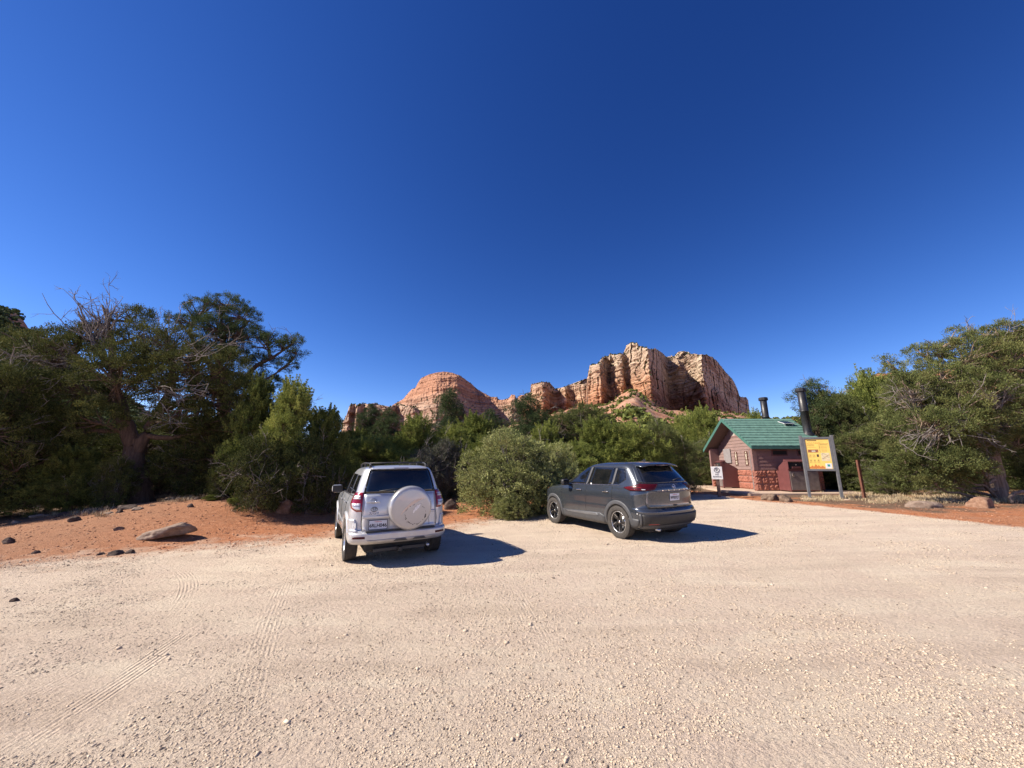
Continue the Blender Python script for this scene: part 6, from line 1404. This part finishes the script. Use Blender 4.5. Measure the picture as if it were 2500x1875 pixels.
for i, (px, py, w, h_, mt, lab) in enumerate([
    (299, 1245, 36, 15, RK_D, 'biggest dark angular stone near the crest of the red mound'), (210, 1249, 28, 9, RK_D, 'flat dark stone left of the biggest crest stone'),
    (136, 1264, 36, 13, RK_D, 'wide dark stone on the left slope of the red mound'), (172, 1275, 28, 13, RK_D, 'dark pointed stone just below the wide dark stone'),
    (459, 1240, 18, 10, RK_D, 'lone dark stone on the right half of the red mound'), (344, 1226, 15, 9, RK_R, 'small reddish stone at the mound crest'),
    (286, 1253, 15, 9, RK_D, 'small dark stone right in front of the biggest crest stone'), (406, 1221, 24, 8, RK_G, 'flat grey stone at the top edge of the mound'),
    (31, 1278, 24, 8, RK_G, 'grey stone near the left edge below the dry grass'), (8, 1328, 24, 15, RK_D, 'dark stone cut off by the left edge of the picture'),
    (80, 1354, 15, 7, RK_D, 'small dark stone where the dirt meets the gravel on the left'), (241, 1355, 16, 7, RK_D, 'leftmost of the three stones at the gravel edge'),
    (271, 1357, 36, 11, RK_D, 'long dark stone in the middle of the three at the gravel edge'), (311, 1353, 20, 11, RK_D, 'rightmost of the three stones at the gravel edge'),
    (29, 1472, 16, 9, RK_D, 'lone dark stone on the gravel near the left edge'), (84, 1265, 38, 10, RK_G, 'flat grey stone left of the wide dark stone'),
    (330, 1246, 28, 9, RK_G, 'flat grey stone just right of the biggest crest stone'), (258, 1256, 20, 6, RK_G, 'low grey stone between the crest stones'),
    (107, 1250, 18, 8, RK_D, 'dark stone beside the dry grass at the left'), (283, 1297, 20, 9, RK_R, 'small red stone left of the long slab rock'),
    (246, 1238, 14, 6, RK_D, 'tiny dark stone behind the crest stones'), (366, 1237, 14, 5, RK_R, 'tiny red stone above the long slab rock'), (452, 1221, 16, 6, RK_G, 'small stone at the right end of the mound crest'), (478, 1220, 14, 6, RK_D, 'small dark stone beside the bright green tuft')]):
    rock(px, py, w, h_, mt, 40 + i, lab, i * .7, .8, 3, None, 'stone', GRK, 'stone')
rock(688, 1252, 54, 38, RK_R, 71, 'reddish angular boulder in front of the dark bushes', .4, .8, 4, name='boulder'); rock(762, 1258, 58, 34, RK_D, 72, 'dark boulder in the shade left of the silver car', 1.2, .8, 4, name='boulder')
rock(1103, 1245, 36, 28, RK_D, 73, 'dark rough boulder showing right of the silver car tail light', .3, .9, 4, name='boulder')
rock(1893, 1222, 44, 22, RK_P, 74, 'pitted grey-brown boulder in front of the toilet building, the left of the pair', .5, .8, 4, name='boulder', rough=.45); rock(1926, 1226, 30, 22, RK_P, 75, 'smaller grey-brown boulder touching the right side of the pitted one', 1.4, .8, 4, name='boulder', rough=.45)
rock(2271, 1240, 84, 18, RK_G, 76, 'low flat brown rock on the red dirt left of the reddish boulder', .1, .6, 4, name='flat_rock'); rock(2421, 1240, 62, 27, RK_R, 77, 'smooth reddish-tan boulder at the foot of the pale trunk', .2, .7, 4, name='boulder', rough=.15)
# fallen curved root beside the pale trunk
q = hit(2472, 1230); bm = bmesh.new(); add_tube(bm, [q + Vector((0, 0, .02)), q + Vector((.2, .2, .18)), q + Vector((.55, .3, .34)), q + Vector((1.0, .35, .40)), q + Vector((1.7, .3, .34)), q + Vector((2.4, .2, .12))], [.04, .06, .06, .055, .05, .03], 10)
tag(bm_obj('fallen_branch', bm, BARKL, None, True), 'curved pale fallen branch lying beside the reddish boulder', 'branch')

# ------------------------------------------------------------------ loose gravel, twigs and dry grass
rng = np.random.default_rng(31)
oct_v = np.array([(1, 0, 0), (0, 1, 0), (-1, 0, 0), (0, -1, 0), (0, 0, 1), (0, 0, -1), (.6, .6, .55), (-.6, .6, .55), (-.6, -.6, .55), (.6, -.6, .55)], float)
oct_f = np.array([(0, 6, 4), (6, 1, 4), (1, 7, 4), (7, 2, 4), (2, 8, 4), (8, 3, 4), (3, 9, 4), (9, 0, 4), (0, 5, 1), (1, 5, 2), (2, 5, 3), (3, 5, 0), (0, 1, 6), (1, 2, 7), (2, 3, 8), (3, 0, 9)])
def pebbles(name, XY, S, mat, label):
    n = len(XY); z = gz(XY[:, 0], XY[:, 1]); V = oct_v[None] * rng.uniform(.6, 1.35, (n, 10, 1)) * np.stack([rng.uniform(.8, 1.4, n), rng.uniform(.7, 1.1, n), rng.uniform(.4, .8, n)], 1)[:, None]
    a = rng.uniform(0, 2 * np.pi, n); c, s = np.cos(a)[:, None], np.sin(a)[:, None]; x = V[..., 0] * c - V[..., 1] * s; y = V[..., 0] * s + V[..., 1] * c
    V = np.stack([x, y, V[..., 2]], -1) * S[:, None, None] + np.stack([XY[:, 0], XY[:, 1], z + S * .06], 1)[:, None]
    Fc = (oct_f[None] + (np.arange(n) * 10)[:, None, None]).reshape(-1, 3)
    t = np.repeat(rng.random(n), len(oct_f)); o = np_mesh(name, V.reshape(-1, 3), Fc, mat, None, False, {'tint': ('FACE', t)}); tag(o, label, 'gravel', kind='stuff')
m = NT('pebble'); m.base(m.ramp(m.attr('tint'), [(0, (.12, .09, .07)), (.10, (.27, .205, .15)), (.22, (.48, .38, .28)), (.9, (.55, .45, .335)), (1, (.66, .56, .43))])).set(Roughness=.9); M_PEB = m.m
n = 230000; Yp = 2.3 + 14 * rng.random(n) ** 1.5; Xp = (rng.random(n) * 2 - 1) * 1.55 * Yp
cl = vnoise(Xp * .9, Yp * .9, 3) * .6 + vnoise(Xp * 3, Yp * 3, 8) * .4; k = (cl * 1.5 - .25 + rng.random(n) * .5 > .80) & (Yp < Yb(Xp) + .5); XY = np.stack([Xp, Yp], 1)[k]
S = .0033 + .0058 * rng.random(len(XY)) ** 3.6 + (rng.random(len(XY)) < .003) * rng.uniform(.004, .013, len(XY)); S = S * (1 + XY[:, 1] * .10)
pebbles('loose_gravel', XY, S, M_PEB, 'loose pale gravel and small stones lying on the parking area')
m = NT('clod'); m.base(m.ramp(m.attr('tint'), [(0, (.12, .06, .04)), (.5, (.32, .14, .075)), (1, (.46, .27, .17))])).set(Roughness=.95); M_CLOD = m.m
n = 30000; Yp = 6 + 14 * rng.random(n); Xp = (rng.random(n) * 2 - 1) * 1.45 * Yp; k = (Yp > Yb(Xp) - .4) & (Yp < Yb(Xp) + 7); XY = np.stack([Xp, Yp], 1)[k]
pebbles('dirt_clods', XY, .007 + .024 * rng.random(len(XY)) ** 4, M_CLOD, 'small clods and chips of stone on the red dirt')
def grass(name, P, n_each, H, spread, mat, label, droop=.5):
    N = len(P) * n_each; c = np.repeat(P, n_each, 0); r = np.abs(rng.normal(0, spread, N)); a = rng.uniform(0, 2 * np.pi, N); base = c + np.stack([np.cos(a) * r, np.sin(a) * r, 0 * r], 1)
    base[:, 2] = gz(base[:, 0], base[:, 1]) - .01; h_ = np.repeat(H * rng.uniform(.5, 1.2, len(P)), n_each) * rng.uniform(.5, 1.2, N); d = np.stack([np.cos(a) * .5 + rng.normal(0, .3, N), np.sin(a) * .5 + rng.normal(0, .3, N), np.ones(N)], 1)
    sd = np.stack([-np.sin(a), np.cos(a), 0 * a], 1) * .006; top = base + d * h_[:, None] * [droop, droop, 1]; mid = (base + top) / 2 + np.array([0, 0, .15]) * h_[:, None]
    V = np.stack([base - sd, base + sd, mid + sd * .7, mid - sd * .7, top + sd * .15, top - sd * .15], 1).reshape(-1, 3); i = np.arange(N)[:, None] * 6
    Fc = np.concatenate([i + [0, 1, 2, 3], i + [3, 2, 4, 5]]); o = np_mesh(name, V, Fc, mat, None, False, {'tint': ('FACE', np.tile(rng.random(N), 2))}); tag(o, label, 'grass', kind='stuff')
m = NT('dry_grass'); m.base(m.ramp(m.attr('tint'), [(0, (.20, .14, .08)), (.5, (.42, .32, .19)), (1, (.60, .50, .33))])).set(Roughness=.8); M_DRY = m.m
pts = []
for px0, px1, py0, py1, k in [(0, 260, 1215, 1262, 110), (230, 480, 1212, 1226, 60), (560, 700, 1222, 1250, 40), (230, 330, 1200, 1215, 40), (0, 480, 1190, 1215, 50), (2120, 2500, 1210, 1230, 280), (2000, 2200, 1205, 1222, 90), (1960, 2060, 1215, 1224, 50), (1700, 1740, 1170, 1195, 40)]:
    for _ in range(k): pts.append(hit(rng.uniform(px0, px1), rng.uniform(py0, py1)))
grass('dry_grass', np.array([tuple(p) for p in pts]), 30, .13, .12, M_DRY, 'dry straw-coloured grass along the edge of the dirt under the trees')
